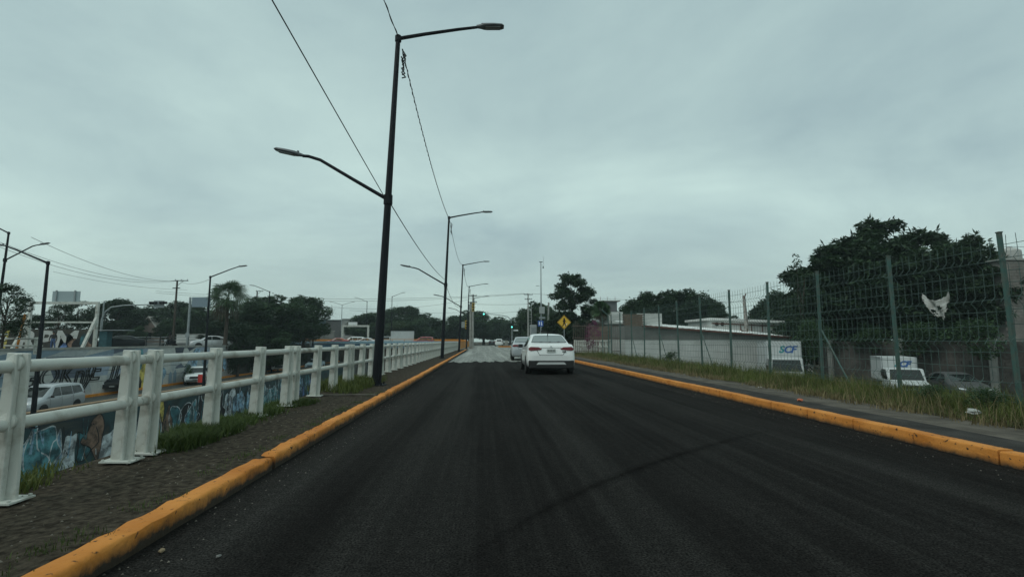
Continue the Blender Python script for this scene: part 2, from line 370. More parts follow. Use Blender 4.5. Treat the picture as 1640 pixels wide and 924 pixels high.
def kerb_paint(name, dirt=.15):
    """orange paint, scuffed to grey-black low on the face where tyres and tar touch it"""
    m = bpy.data.materials.new(name); m.use_nodes = True; t = m.node_tree; b = t.nodes['Principled BSDF']; MATS[name] = m
    g = t.nodes.new('ShaderNodeTexCoord'); n = t.nodes.new('ShaderNodeTexNoise'); n.inputs['Scale'].default_value = 7; n.inputs['Detail'].default_value = 8; n.inputs['Roughness'].default_value = .7
    gg = t.nodes.new('ShaderNodeNewGeometry'); t.links.new(gg.outputs['Position'], n.inputs['Vector'])
    s = t.nodes.new('ShaderNodeSeparateXYZ'); t.links.new(gg.outputs['Position'], s.inputs[0])
    ml = t.nodes.new('ShaderNodeMath'); ml.operation = 'MULTIPLY'; ml.inputs[1].default_value = dirt; t.links.new(n.outputs['Fac'], ml.inputs[0])
    sb = t.nodes.new('ShaderNodeMath'); sb.operation = 'SUBTRACT'; t.links.new(ml.outputs[0], sb.inputs[0]); t.links.new(s.outputs['Z'], sb.inputs[1])
    r = t.nodes.new('ShaderNodeMapRange'); r.inputs['From Min'].default_value = -.03; r.inputs['From Max'].default_value = .04; t.links.new(sb.outputs[0], r.inputs[0])
    n3 = t.nodes.new('ShaderNodeTexNoise'); n3.inputs['Scale'].default_value = 2.2; n3.inputs['Detail'].default_value = 6; t.links.new(gg.outputs['Position'], n3.inputs['Vector'])
    cr_ = t.nodes.new('ShaderNodeValToRGB'); t.links.new(n3.outputs['Fac'], cr_.inputs[0]); cr_.color_ramp.elements[0].position = .35; cr_.color_ramp.elements[1].position = .65
    cr_.color_ramp.elements[0].color = (.48, .165, .026, 1); cr_.color_ramp.elements[1].color = (.64, .255, .055, 1)
    n4 = t.nodes.new('ShaderNodeTexNoise'); n4.inputs['Scale'].default_value = 22; n4.inputs['Detail'].default_value = 4; t.links.new(gg.outputs['Position'], n4.inputs['Vector'])
    c4 = t.nodes.new('ShaderNodeMapRange'); c4.inputs['From Min'].default_value = .62; c4.inputs['From Max'].default_value = .70; t.links.new(n4.outputs['Fac'], c4.inputs[0])
    mxx = t.nodes.new('ShaderNodeMath'); mxx.operation = 'MAXIMUM'; t.links.new(r.outputs[0], mxx.inputs[0]); t.links.new(c4.outputs[0], mxx.inputs[1])
    mm = t.nodes.new('ShaderNodeMix'); mm.data_type = 'RGBA'; t.links.new(mxx.outputs[0], mm.inputs[0]); t.links.new(cr_.outputs[0], mm.inputs[6]); mm.inputs[7].default_value = (.035, .026, .018, 1)
    t.links.new(mm.outputs[2], b.inputs['Base Color']); b.inputs['Roughness'].default_value = .8; b.inputs['Specular IOR Level'].default_value = .25
    bn = t.nodes.new('ShaderNodeBump'); bn.inputs['Strength'].default_value = .5; bn.inputs['Distance'].default_value = .02; t.links.new(n4.outputs['Fac'], bn.inputs['Height']); t.links.new(bn.outputs[0], b.inputs['Normal'])
    return m
M_kerb = kerb_paint('kerb_paint'); M_kerb2 = kerb_paint('kerb_paint_cleaner', .085)
kl = struct(MB().box((XKL - .09, 28, -.16), (.16, 72, .14)).build('kerb', M_conc))
y = -4.0; i = 0; stones = [kerb_stone(2.95, .15, .128, .022, s, .007).mesh('kerb_stone', M_kerb, smooth=50) for s in range(4)]
for s in stones:                                   # mirrored: the face looks towards +X
    for v in s.vertices: v.co.x = -v.co.x
    s.flip_normals()
for i in range(23):
    part('kerb_stone', stones[i % 4], kl, (XKL + random.uniform(-.005, .005) - (.3 * max(0, (i * 3 - 14) / 60)), -4.0 + 3.0 * i, random.uniform(-.005, .005)), (0, 0, random.uniform(-.002, .002)))
kr = struct(MB().box((XKR + .09, 12, -.16), (.14, 54, .14)).build('kerb', M_conc))
stones2 = [kerb_stone(.958, .17, .14, .018, 20 + s, .003).mesh('kerb_stone', M_kerb2, smooth=50) for s in range(4)]
for i in range(35):
    part('kerb_stone', stones2[i % 4], kr, (XKR + random.uniform(-.006, .006), -4.02 + .975 * i, random.uniform(-.004, .004)), (0, 0, random.uniform(-.005, .005)))

# sunken roads on the left
sheet('lower_road', -29.6, -23.4, -20, 106, -3.0, M_lower)
sheet('underpass_road', -23.2, -3.8, -20, 106, -6.95, M_lower)
lk = struct(MB().box((-29.72, 62, -2.95), (.3, 86, .26)).build('lower_kerb', M_orange))
sheet('far_street', -64, -31.2, -20, 160, 0.34, M_lower)

# ================================================================== WALLS OF THE SUNKEN ROAD
def graffiti_base(name, cols, scale, dist=1.2):
    m = bpy.data.materials.new(name); m.use_nodes = True; t = m.node_tree; b = t.nodes['Principled BSDF']; MATS[name] = m
    tcn = t.nodes.new('ShaderNodeTexCoord'); n = t.nodes.new('ShaderNodeTexNoise'); n.inputs['Scale'].default_value = scale; n.inputs['Detail'].default_value = 5; n.inputs['Distortion'].default_value = dist
    t.links.new(tcn.outputs['Object'], n.inputs['Vector']); r = t.nodes.new('ShaderNodeValToRGB'); t.links.new(n.outputs['Fac'], r.inputs[0])
    els = r.color_ramp.elements
    for k in range(len(cols) - 2): els.new(.5)
    for k, c in enumerate(cols): els[k].position = .28 + .44 * k / (len(cols) - 1); els[k].color = tuple(c) + (1,)
    t.links.new(r.outputs[0], b.inputs['Base Color']); b.inputs['Roughness'].default_value = .8
    return m
M_gbase = graffiti_base('painted_teal_wall', [(.010, .016, .018), (.015, .036, .04), (.022, .06, .066), (.014, .026, .034), (.045, .05, .04)], .35)
GC = [mat('spray_' + n, c, .8, var=.65, vscale=1.6, ramp=(.4, .6)) for n, c in (('violet', (.16, .17, .42)), ('aqua', (.07, .20, .23)), ('white', (.40, .44, .46)), ('black', (.01, .01, .012)), ('yellow', (.42, .34, .08)), ('teal', (.03, .11, .13)), ('brown', (.16, .10, .07)), ('blue', (.08, .14, .30)), ('sky', (.20, .32, .42)), ('red', (.38, .05, .04)))]
def wob(cx, cz, rx, rz_, k, rg, sharp=.5):
    pts = []
    for i in range(k):
        a = 2 * math.pi * i / k; q = 1 + rg.uniform(-sharp, sharp)
        pts.append((cx + rx * q * math.cos(a), cz + rz_ * q * math.sin(a)))
    if k < 7: return pts
    out = []
    for i in range(k):
        p0, p1, p2, p3 = (pts[(i + j - 1) % k] for j in range(4))
        for u in (0, .33, .67): out.append(tuple(.5 * (2 * b + (c - a_) * u + (2 * a_ - 5 * b + 4 * c - d) * u * u + (-a_ + 3 * b - 3 * c + d) * u ** 3) for a_, b, c, d in zip(p0, p1, p2, p3)))
    return out
def piece(mb, X, nx, y0, y1, z0, z1, rg, pal, letters=5):
    """one throw-up: lettery blobs with outlines on a wall facing nx, in the Y-Z plane"""
    def e(k): return X + nx * (.006 + .003 * k)
    w = (y1 - y0) / letters
    for L in range(letters):
        cy = y0 + w * (L + .5); cz = (z0 + z1) / 2
        o = wob(cy + rg.uniform(-.3, .3), cz + rg.uniform(-.5, .3), w * rg.uniform(.55, .95), (z1 - z0) * rg.uniform(.3, .5), 10, rg, .42); mi = rg.choice(pal[:-1])
        mb.poly([(e(L), a, b) for a, b in o], mi)
        for a in range(len(o)):                          # outline
            p, q = Vector(o[a]), Vector(o[(a + 1) % len(o)]); d = (q - p).normalized(); nn = Vector((-d.y, d.x)) * .035
            mb.quad(*[(e(letters + 1), *(s_)) for s_ in (p - nn, q - nn, q + nn, p + nn)], pal[-1])
        for s_ in range(3):                              # inner strokes
            p = Vector((cy + rg.uniform(-.4, .4) * w, cz + rg.uniform(-.35, .1) * (z1 - z0))); q = p + Vector((rg.uniform(-.3, .3) * w, rg.uniform(.2, .45) * (z1 - z0))); d = (q - p).normalized(); nn = Vector((-d.y, d.x)) * rg.uniform(.03, .09)
            mb.quad(*[(e(letters + 2 + s_ * .3), *(k_)) for k_ in (p - nn, q - nn * .3, q + nn * .3, p + nn)], rg.choice(pal))
XM = -23.0
mw = thing('barrier_wall', 'dark teal graffiti covered wall between the two sunken carriageways', 'wall', (XM, 40, -7))
MB().box((XM - .15, 42, -4.72), (.3, 124, 4.5)).build('wall', M_gbase, mw, world=True)
MB().box((XM - .15, 42, -2.44), (.36, 124, .07)).build('coping', mat('tan_coping', (.30, .20, .12), .85, var=.2), mw, world=True)
rg = random.Random(5)
specs = [(22.2, 25.0, [0, 0, 4, 3, 2, 3]), (25.3, 28.8, [1, 5, 1, 5, 8, 2]), (29.0, 30.0, [2, 8, 3, 2]), (30.4, 32.2, [6, 5, 1, 3]), (32.6, 37.0, [5, 2, 3, 5, 2]), (37.2, 38.8, [6, 4, 3, 6, 3]), (39.2, 43.5, [1, 8, 5, 7, 3, 2]), (44, 46, [6, 9, 3, 2]), (46.4, 52, [8, 1, 7, 2, 5, 3]), (53, 60, [2, 8, 5, 1, 2]), (61, 70, [5, 7, 2, 8, 3])]
for a, b_, pal in specs:
    mb = MB(); zlo = -7 + 1.0; piece(mb, XM, 1, a, b_, -6.3 if a < 40 else -6.0, -3.0, rg, pal, letters=max(2, int((b_ - a) / .9)))
    for q in range(int((b_ - a) * 3)):
        y_, z_ = rg.uniform(a, b_), rg.uniform(-6.4, -3.0); d = Vector((rg.uniform(-.3, .3), rg.uniform(.3, .9))); nn = Vector((-d.y, d.x)).normalized() * rg.uniform(.015, .04)
        p = Vector((y_, z_)); q_ = p + d
        if q_.y < -2.7: mb.quad(*[(XM + .034 + rg.uniform(0, .004), *k_) for k_ in (p - nn, q_ - nn, q_ + nn, p + nn)], rg.choice(pal[-2:] + [2]))
    mb.build('graffiti', GC, mw, world=True)

XF = -29.9
fw = thing('retaining_wall', 'grey retaining wall with a faceted mural and black outline lettering', 'wall', (XF, 40, -3))
MB().box((XF - .1, 16, -1.2), (.3, 92, 3.6)).build('wall', mat('mural_grey', (.30, .31, .31), .85, var=.15, vscale=.7), fw, world=True)
MB().box((XF - .1, 16, .66), (.4, 92, .16)).build('coping', M_conc, fw, world=True)
for zc in (-1.9, -1.1, -.3): MB().box((XF + .055, 16, zc), (.012, 92, .03)).build('joint', M_dark, fw, world=True)
FC = [mat('mural_%d' % i, c, .85, var=.1) for i, c in enumerate([(.46, .47, .45), (.11, .13, .17), (.20, .27, .33), (.05, .06, .08), (.36, .39, .40), (.22, .24, .26), (.30, .36, .44)])]
rg = random.Random(12)
gy = [18 + 2.7 * i for i in range(16)]; gz = [-2.9, -1.35, -.1, .56]
P = [[(y_ + (rg.uniform(-.9, .9)), z_ + (rg.uniform(-.45, .45) if 0 < k < 3 else 0)) for k, z_ in enumerate(gz)] for y_ in gy]
mb = MB()
for i in range(15):
    for k in range(3):
        a, b_, c, d = P[i][k], P[i + 1][k], P[i + 1][k + 1], P[i][k + 1]
        for tri in ((a, b_, c), (a, c, d)): mb.poly([(XF + .0535, *p) for p in tri], rg.choice([0, 0, 0, 1, 2, 3, 4, 4, 5, 6] if k else [0, 0, 0, 4, 0, 2]))
mb.build('mural', FC, fw, world=True)
# black outline lettering, reading along the wall
ML = Matrix(((0, 0, 1), (1, 0, 0), (0, 1, 0)))      # text x -> +Y, y -> Z, normal +X
for txt, y_, z_, s_, o_ in (('frics', 30.0, -1.5, 1.7, .05), ('GOKny', 34.0, -1.9, 2.0, .055), ('JE', 39.4, -1.75, 2.1, .05), ('JJ', 42.0, -1.6, 2.0, .05)):
    me = text_mesh(txt, s_, FC[3] if False else M_dark, outline=o_, shear=.25); o = part('lettering', me, fw); o.matrix_local = Matrix.Translation((.085, y_ - 40, z_ + 3)) @ ML.to_4x4()
# second mural stretch (painted figures, cactus shapes) and the planted stretch beyond
mb = MB(); rg = random.Random(4)
for q in range(26):
    yy = rg.uniform(44.5, 61); mb.poly([(XF + .056 + q * .0008, a, max(-2.9, min(.5, b_))) for a, b_ in wob(yy, rg.uniform(-2.2, -.2), rg.uniform(.3, 1.0), rg.uniform(.5, 1.3), 7, rg, .3)], rg.randrange(10))
for yy in (46.5, 47.4, 48.3, 49.6, 50.3): mb.poly([(XF + .085, a, b_) for a, b_ in ((yy, -2.9), (yy + .5, -2.9), (yy + .5, -1.9), (yy + .25, -1.5 + .2 * math.sin(yy * 3)), (yy, -1.9))], 3)
mb.build('mural_figure', [GC[8], GC[1], FC[0], FC[2], GC[4], FC[4], GC[6], FC[1], FC[6], FC[5]], fw, world=True)
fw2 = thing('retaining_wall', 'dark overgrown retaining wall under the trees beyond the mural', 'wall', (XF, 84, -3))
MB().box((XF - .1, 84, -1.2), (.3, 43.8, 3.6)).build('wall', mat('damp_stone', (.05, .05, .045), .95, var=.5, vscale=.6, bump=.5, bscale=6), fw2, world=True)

# ================================================================== OVERPASS
ov = thing('overpass', 'low bridge with a pale blue girder crossing the sunken road', 'bridge', (-17, 92, 0))
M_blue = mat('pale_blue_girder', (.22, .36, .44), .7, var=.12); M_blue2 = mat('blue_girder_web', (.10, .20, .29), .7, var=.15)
MB().box((-19.6, 93.5, .05), (32, 11.4, .5)).build('deck', M_conc, ov, world=True)
MB().box((-19.6, 87.75, .98), (32, .34, .38)).build('girder_flange', M_blue, ov, world=True)
MB().box((-19.6, 87.86, .40), (32, .2, .74)).build('girder_web', M_blue2, ov, world=True)
MB().box((-19.6, 87.95, -.05), (32, .3, .3)).build('girder_foot', M_blue, ov, world=True)
MB().box((-19.6, 99.0, 1.0), (32, .16, .9)).build('parapet', M_orange, ov, world=True)
for xx in (-30.4, -23.1, -4.4): MB().box((xx, 93.5, -3.6), (.9, 10.5, 6.9)).build('pier', M_conc, ov, world=True)
for k in range(15): MB().box((-34.8 + 2.1 * k, 87.8, 1.32), (.07, .07, .34)).build('rail_post', M_orange, ov, world=True)
MB().tube([(-35, 87.8, 1.48), (-4.0, 87.8, 1.48)], .035, 6).build('rail', M_orange, ov, world=True)
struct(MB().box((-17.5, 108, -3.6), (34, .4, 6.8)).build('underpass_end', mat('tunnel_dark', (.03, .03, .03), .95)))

# orange parapet beside the road after the white railing
op = thing('parapet', 'orange painted parapet along the road beyond the white railing', 'parapet', (-3.1, 70, 0))
for k in range(10):
    y0 = 66 + 5.4 * k
    MB().box((-3.3 + .006 * (y0 - 66) - .0, y0 + 2.65, .62), (.22, 5.3, 1.0)).build('panel', mat('orange_wall_paint', (.50, .21, .04), .8, var=.15), op, world=True)
    MB().box((-3.3 + .006 * (y0 - 66), y0 + 2.65, 1.16), (.3, 5.36, .08)).build('coping', M_orange, op, world=True)

# ================================================================== WHITE RAILING
railing = thing('railing', 'white steel guard railing with two tubes along the left pavement', 'railing', (-3.15, 4.0, .1))
def post_mesh():
    mb = MB(); H = .995
    mb.prism([(-.1, 0), (.1, 0), (.074, H), (-.074, H)], -.012, .012, 'y')            # plate across
    for s in (-1, 1): mb.prism([(-.0135 + .02, 0), (.0135 + .02, 0), (.0135 + .02, H - .004), (-.0135 + .02, H - .004)], s * .0125, s * .05, 'y')
    return mb.mesh('post', M_white, bevel=.004)
def plate_mesh():
    mb = MB(); mb.box((0, 0, .008), (.27, .2, .012))
    for a in (-.115, .115):
        for b in (-.08, .08): mb.lathe([(.012, .012), (.012, .028)], 6, (a, b, 0))
    return mb.mesh('base_plate', M_white)
def collar_mesh():
    mb = MB(); mb.lathe([(.05, -.04), (.058, -.036), (.058, .036), (.05, .04)], 14, axis='y'); return mb.mesh('collar', M_white, smooth=40)
pm, bm_, cm = post_mesh(), plate_mesh(), collar_mesh()
def rail_x(y): return -3.26 - .12 * min(1, max(0, (y - 4) / 10))
ZT, ZL = .925, .53
py = []
for k in range(-1, 17):
    b = 4.85 + 3.87 * k
    py += [b, b + .32, b + 1.49, b + 2.72]
py = [p for p in py if .5 < p < 65]
for i, p in enumerate(py):
    x = rail_x(p)
    o = part('post', pm, railing, (x + 3.15, p - 4.0, .022), (R(random.uniform(-.6, .6)), R(random.uniform(.5, 2.2)), 0))
    part('base_plate', bm_, o, (0, 0, 0))
    for z in (ZT, ZL): part('collar', cm, o, (0, 0, z), (0, 0, 0))
starts = [4.85 + 3.87 * k + .16 for k in range(-2, 16)]
for k in range(len(starts) - 1):
    for z in (ZT, ZL):
        y0, y1 = starts[k] + .004, starts[k + 1] - .004
        MB().tube([(rail_x(y0), y0, z + .1), (rail_x((y0 + y1) / 2), (y0 + y1) / 2, z + .1), (rail_x(y1), y1, z + .1)], .045, 14).build('rail', M_white, railing, smooth=40, world=True)

# ================================================================== STREET LAMPS
def head_mesh():
    """flat lantern along +X from the arm end"""
    mb = MB(); pr = [(0, .045, .035), (.12, .07, .05), (.2, .12, .055), (.45, .135, .05), (.68, .12, .04), (.74, .08, .02)]
    vs = []
    for x, w, h in pr: vs += [(x, -w, 0), (x, -w * .8, h), (x, w * .8, h), (x, w, 0), (x, w * .7, -h * .55), (x, -w * .7, -h * .55)]
    fs = [(i * 6 + a, i * 6 + (a + 1) % 6, (i + 1) * 6 + (a + 1) % 6, (i + 1) * 6 + a) for i in range(5) for a in range(6)] + [tuple(range(6)), tuple(range(30, 36))]
    mb.add(vs, fs); mb.lathe([(.03, .05), (.03, .1)], 8, (.16, 0, 0)); return mb.mesh('lantern', M_lampgrey, smooth=35)
def lens_mesh():
    mb = MB(); mb.box((.44, 0, -.032), (.4, .16, .018)); return mb.mesh('lens', M_lens)
HM, LM = head_mesh(), lens_mesh()
def add_head(t, p, ang, sgn):
    h = part('lantern', HM, t, p, (0, -ang, 0 if sgn > 0 else math.pi)); part('lens', LM, h); return h
def make_lamp(label, loc, H=8.8, low=True, top=True, lean=0.0, rz=0.0, lowz=4.75, sc=1.0, rise=.36):
    t = thing('street_lamp', label, 'street lamp', loc, rz, group='street lamps', scale=sc)
    lx = math.tan(lean)
    n = 8; mb = MB(); mb.tube([(lx * z, 0, z) for z in (0, 2, 4.5, 7, H)], [.115, .105, .088, .072, .06], 10); mb.build('pole', M_black, t, smooth=30)
    mb = MB(); mb.box((0, 0, .02), (.42, .42, .035)); [mb.lathe([(.02, .03), (.02, .09)], 6, (a, b, 0)) for a in (-.15, .15) for b in (-.15, .15)]; mb.build('base_plate', M_black, t)
    mb = MB(); mb.lathe([(.085, H - .12), (.085, H + .03), (.05, H + .06)], 10, (lx * H, 0, 0)); mb.build('cap', M_black, t)
    if top:
        a = (lx * H, 0, H - .04); mb = MB(); mb.tube([a, (a[0] + .7, 0, H + .31 * rise), (a[0] + 1.6, 0, H + .78 * rise), (a[0] + 2.1, 0, H + rise)], [.05, .045, .04, .036], 8); mb.build('arm', M_black, t, smooth=40)
        add_head(t, (a[0] + 2.08, 0, H + rise + .005), R(2) + rise * .25 - .09, 1)
    if low:
        a = (lx * lowz, 0, lowz); mb = MB(); mb.tube([a, (a[0] - .9, 0, lowz + .52), (a[0] - 1.75, 0, lowz + 1.02), (a[0] - 2.05, 0, lowz + 1.11), (a[0] - 2.2, 0, lowz + 1.12)], [.05, .046, .042, .04, .038], 8); mb.build('arm', M_black, t, smooth=40)
        add_head(t, (a[0] - 2.18, 0, lowz + 1.12), R(12), -1)
        mb = MB(); mb.lathe([(.115, lowz - .12), (.115, lowz + .12)], 10, (a[0], 0, 0)); mb.build('bracket', M_black, t)
    return t
YL = [12.7, 32.0, 52.5, 73.5, 94.0]
lamp1 = make_lamp('tall black double arm street lamp nearest the camera on the left pavement', (at(603, 612, YL[0]).x, YL[0], .1), H=atz(632, 60, YL[0]) - .1, lean=R(2.0), lowz=atz(615, 320, YL[0]) - .1)
PX1 = Vector(lamp1.location)
H1 = atz(632, 60, YL[0]) - .1
# splice bundle and connector cluster hanging beside the pole top
cb_ = MB()
for k in range(7): cb_.tube([(.14 + .04 * math.sin(k * 2), .05 * math.cos(k), H1 - .35 - .1 * k), (.2 + .03 * math.cos(k), .03, H1 - .5 - .1 * k), (.15, -.04, H1 - .62 - .09 * k)], .018, 5)
o = cb_.build('cable_splice', M_wire, lamp1); o.location = (math.tan(R(2)) * H1 * .95, 0, 0)
for Y, (bx, by), lab in ((YL[1], (708, 573), 'black double arm street lamp, second from the camera along the white railing'), (YL[2], (735, 561), 'black double arm street lamp, third from the camera along the white railing'), (YL[3], (747, 558), 'slim double arm street lamp beside the grey utility pole and yellow signals'), (YL[4], (756, 556), 'distant double arm street lamp past the orange parapet start')):
    c = copy_tree(lamp1); c.location = (at(bx, by, Y).x, Y, .05); c['label'] = lab
# the last two stand straighter
lamps_left = [
    make_lamp('black double arm street lamp rising behind the leafy tree at the far left', (-34.2, 37, .3), H=atz(48, 373, 37) - .3, rz=math.pi, lowz=6.6, lean=R(-1.5), rise=1.0)]

def single(label, px_top, Y, x=None, base=-3.0, side=1, lean=0.0):
    p = at(px_top[0], px_top[1], Y); H = p.z - base
    return make_lamp(label, (p.x - math.tan(lean) * H * (1 if side > 0 else -1) * 0, Y, base), H=H, low=False, rz=0 if side > 0 else math.pi, lean=lean, rise=.8)
single('black single arm street lamp on the barrier wall before the silver minivan', (77, 420, ), 26.0, side=-1)
single('black single arm street lamp on the barrier wall left of the palm tree', (337, 443), 41, side=1)
single('small street lamp arm showing left above the dark trees behind the palm', (432, 467), 72, base=.3, side=-1)
single('small street lamp arm pointing left above the right dark tree', (504, 481), 84, base=.3, side=-1)
single('small street lamp with left arm over the wooded mound', (588, 483), 112, base=.3, side=-1)
single('small street lamp with right arm over the wooded mound', (628, 475), 108, base=.3, side=1)
td = thing('street_lamp', 'small twin arm street lamp in the gap left of the wooded mound', 'street lamp', (at(548, 488, 118).x, 118, .2), group='street lamps')
Hd = atz(548, 488, 118) - .2
MB().tube([(0, 0, 0), (0, 0, Hd)], [.11, .07], 8).build('pole', M_galv, td)
for s in (1, -1):
    MB().tube([(0, 0, Hd - .05), (s * 2.2, 0, Hd + .62)], .05, 6).build('arm', M_galv, td); add_head(td, (s * 2.15, 0, Hd + .62), R(5), s)

# ================================================================== OVERHEAD WIRES
def wire(label, a, b, sag, r=.012, n=24, twist=0.0):
    a, b = Vector(a), Vector(b); pts = []
    for i in range(n + 1):
        t = i / n; p = a.lerp(b, t); p.z -= 4 * sag * t * (1 - t); pts.append(p - a)
    mb = MB(); mb.tube(pts, r, 5)
    if twist:
        m_ = n * 14; q = []
        for i in range(m_ + 1):
            t = i / m_; p = a.lerp(b, t); p.z -= 4 * sag * t * (1 - t); ang = t * twist; q.append(p - a + Vector((math.cos(ang), 0, math.sin(ang))) * r * 1.5)
        mb.tube(q, r * .8, 4)
    o = mb.build('overhead_wire', M_wire); o.location = a; tag(o, label, 'wire', 'overhead wires'); return o
def lamp_top(i):
    H = H1; Y = YL[i]; x = [PX1.x, at(708, 573, YL[1]).x, at(735, 561, YL[2]).x, at(747, 558, YL[3]).x, at(756, 556, YL[4]).x][i]
    return Vector((x + math.tan(R(2)) * H, Y, .1 + H))
def lamp_mid(i):
    p = lamp_top(i); z = atz(615, 320, YL[0]); return Vector((p.x - math.tan(R(2)) * (p.z - z), p.y, z))
wire('thick black cable from the upper left to the first lamp post', lamp_mid(0) + (Vector(at(420, -40, 6.2)) - lamp_mid(0)) * 3.0, lamp_mid(0) + Vector((-.08, 0, .05)), .05, .010)
wire('black cable sagging from the first lamp post bracket to the second', lamp_mid(0) + Vector((0, .1, 0)), lamp_mid(1) + Vector((0, -.1, .25)), .25, .013)
wire('twisted cable dropping from above to the top of the first lamp', lamp_top(0) + (Vector(at(600, -40, 10.6)) - lamp_top(0)) * 6.0, lamp_top(0), .05, .011, twist=90)
wire('twisted cable from the first lamp top down to the second', lamp_top(0) + Vector((.1, .05, -.3)), lamp_top(1) + Vector((0, 0, -.15)), .45, .012, twist=260)
wire('cable from the second lamp top to the third', lamp_top(1), lamp_top(2), .9, .014)
wire('cable from the third lamp top to the fourth', lamp_top(2), lamp_top(3), .9, .018)
wire('cable from the second lamp bracket to the third', lamp_mid(1), lamp_mid(2), .6, .014)

# ================================================================== VEHICLES
def catmull(P, t):
    n = len(P) - 1; i = min(int(t * n), n - 1); u = t * n - i
    p0, p1, p2, p3 = P[max(i - 1, 0)], P[i], P[i + 1], P[min(i + 2, n)]
    return [.5 * (2 * b + (c - a) * u + (2 * a - 5 * b + 4 * c - d) * u * u + (-a + 3 * b - 3 * c + d) * u ** 3) for a, b, c, d in zip(p0, p1, p2, p3)]
# station: y, sill z, half width, shoulder z, half width at top edge, top edge z, top centre z
SEDAN = [(-2.25, .44, .66, .60, .58, .66, .67), (-2.235, .33, .79, .68, .66, .76, .77), (-2.17, .28, .845, .88, .74, .97, .99), (-2.08, .26, .865, .95, .77, 1.065, 1.085), (-1.85, .24, .875, .97, .75, 1.085, 1.115), (-1.55, .22, .875, .97, .71, 1.12, 1.15),
         (-1.1, .2, .875, .97, .62, 1.335, 1.375), (-.75, .2, .875, .96, .59, 1.42, 1.46), (-.2, .2, .875, .95, .58, 1.45, 1.49), (.3, .2, .875, .94, .58, 1.42, 1.46), (.75, .2, .875, .93, .61, 1.24, 1.28), (1.2, .2, .87, .92, .70, 1.0, 1.03), (1.55, .21, .865, .88, .70, .94, .97), (1.9, .22, .84, .80, .66, .86, .89), (2.12, .24, .78, .70, .58, .76, .79), (2.22, .3, .70, .58, .5, .64, .66), (2.25, .4, .6, .5, .45, .54, .55)]
SUV = [(-2.25, .46, .72, .72, .62, .8, .81), (-2.23, .36, .84, .80, .70, .92, .93), (-2.16, .32, .89, 1.0, .74, 1.15, 1.17), (-2.0, .3, .91, 1.04, .70, 1.45, 1.5), (-1.8, .28, .915, 1.05, .66, 1.58, 1.63), (-1.2, .27, .92, 1.05, .65, 1.64, 1.69), (-.5, .27, .92, 1.05, .65, 1.66, 1.71), (.1, .27, .92, 1.04, .64, 1.64, 1.69), (.45, .27, .92, 1.03, .66, 1.5, 1.55), (.85, .27, .92, 1.02, .72, 1.24, 1.28), (1.2, .28, .915, 1.0, .76, 1.06, 1.1), (1.6, .3, .905, .97, .75, 1.02, 1.06), (2.0, .32, .87, .88, .70, .95, .99), (2.17, .34, .82, .76, .62, .84, .87), (2.24, .4, .74, .64, .54, .7, .71), (2.26, .46, .66, .58, .5, .62, .63)]
VAN = [(-2.1, .46, .66, .72, .58, .8, .81), (-2.08, .36, .78, .80, .62, .98, 1.0), (-2.02, .32, .825, .98, .64, 1.3, 1.32), (-1.9, .3, .83, 1.0, .63, 1.52, 1.56), (-1.6, .27, .83, 1.0, .61, 1.62, 1.66), (-1.0, .26, .83, 1.0, .6, 1.66, 1.7), (-.3, .26, .83, .98, .6, 1.66, 1.7), (.25, .26, .83, .97, .6, 1.62, 1.66), (.7, .26, .83, .96, .62, 1.42, 1.46), (1.1, .26, .825, .95, .66, 1.16, 1.2), (1.4, .27, .82, .93, .69, 1.0, 1.03), (1.75, .28, .80, .84, .64, .92, .95), (1.98, .3, .74, .72, .56, .8, .83), (2.08, .36, .66, .6, .5, .68, .7), (2.1, .44, .58, .54, .46, .58, .59)]
PICKUP = [(-2.7, .5, .82, .72, .78, .9, .9), (-2.68, .48, .88, .9, .84, 1.1, 1.1), (-2.6, .46, .92, 1.0, .87, 1.13, 1.13), (-1.8, .45, .93, 1.0, .87, 1.13, 1.13), (-1.0, .44, .93, 1.0, .87, 1.13, 1.13), (-.86, .44, .93, 1.02, .78, 1.25, 1.27), (-.7, .44, .93, 1.04, .68, 1.66, 1.7), (-.4, .44, .93, 1.04, .66, 1.75, 1.8), (.4, .44, .93, 1.04, .66, 1.74, 1.79), (.75, .44, .93, 1.03, .68, 1.58, 1.63), (1.1, .44, .93, 1.03, .74, 1.3, 1.34), (1.4, .45, .925, 1.02, .78, 1.12, 1.16), (1.9, .46, .92, 1.0, .77, 1.08, 1.12), (2.3, .47, .9, .93, .72, 1.02, 1.06), (2.5, .48, .86, .82, .66, .92, .94), (2.58, .5, .78, .7, .6, .76, .77)]
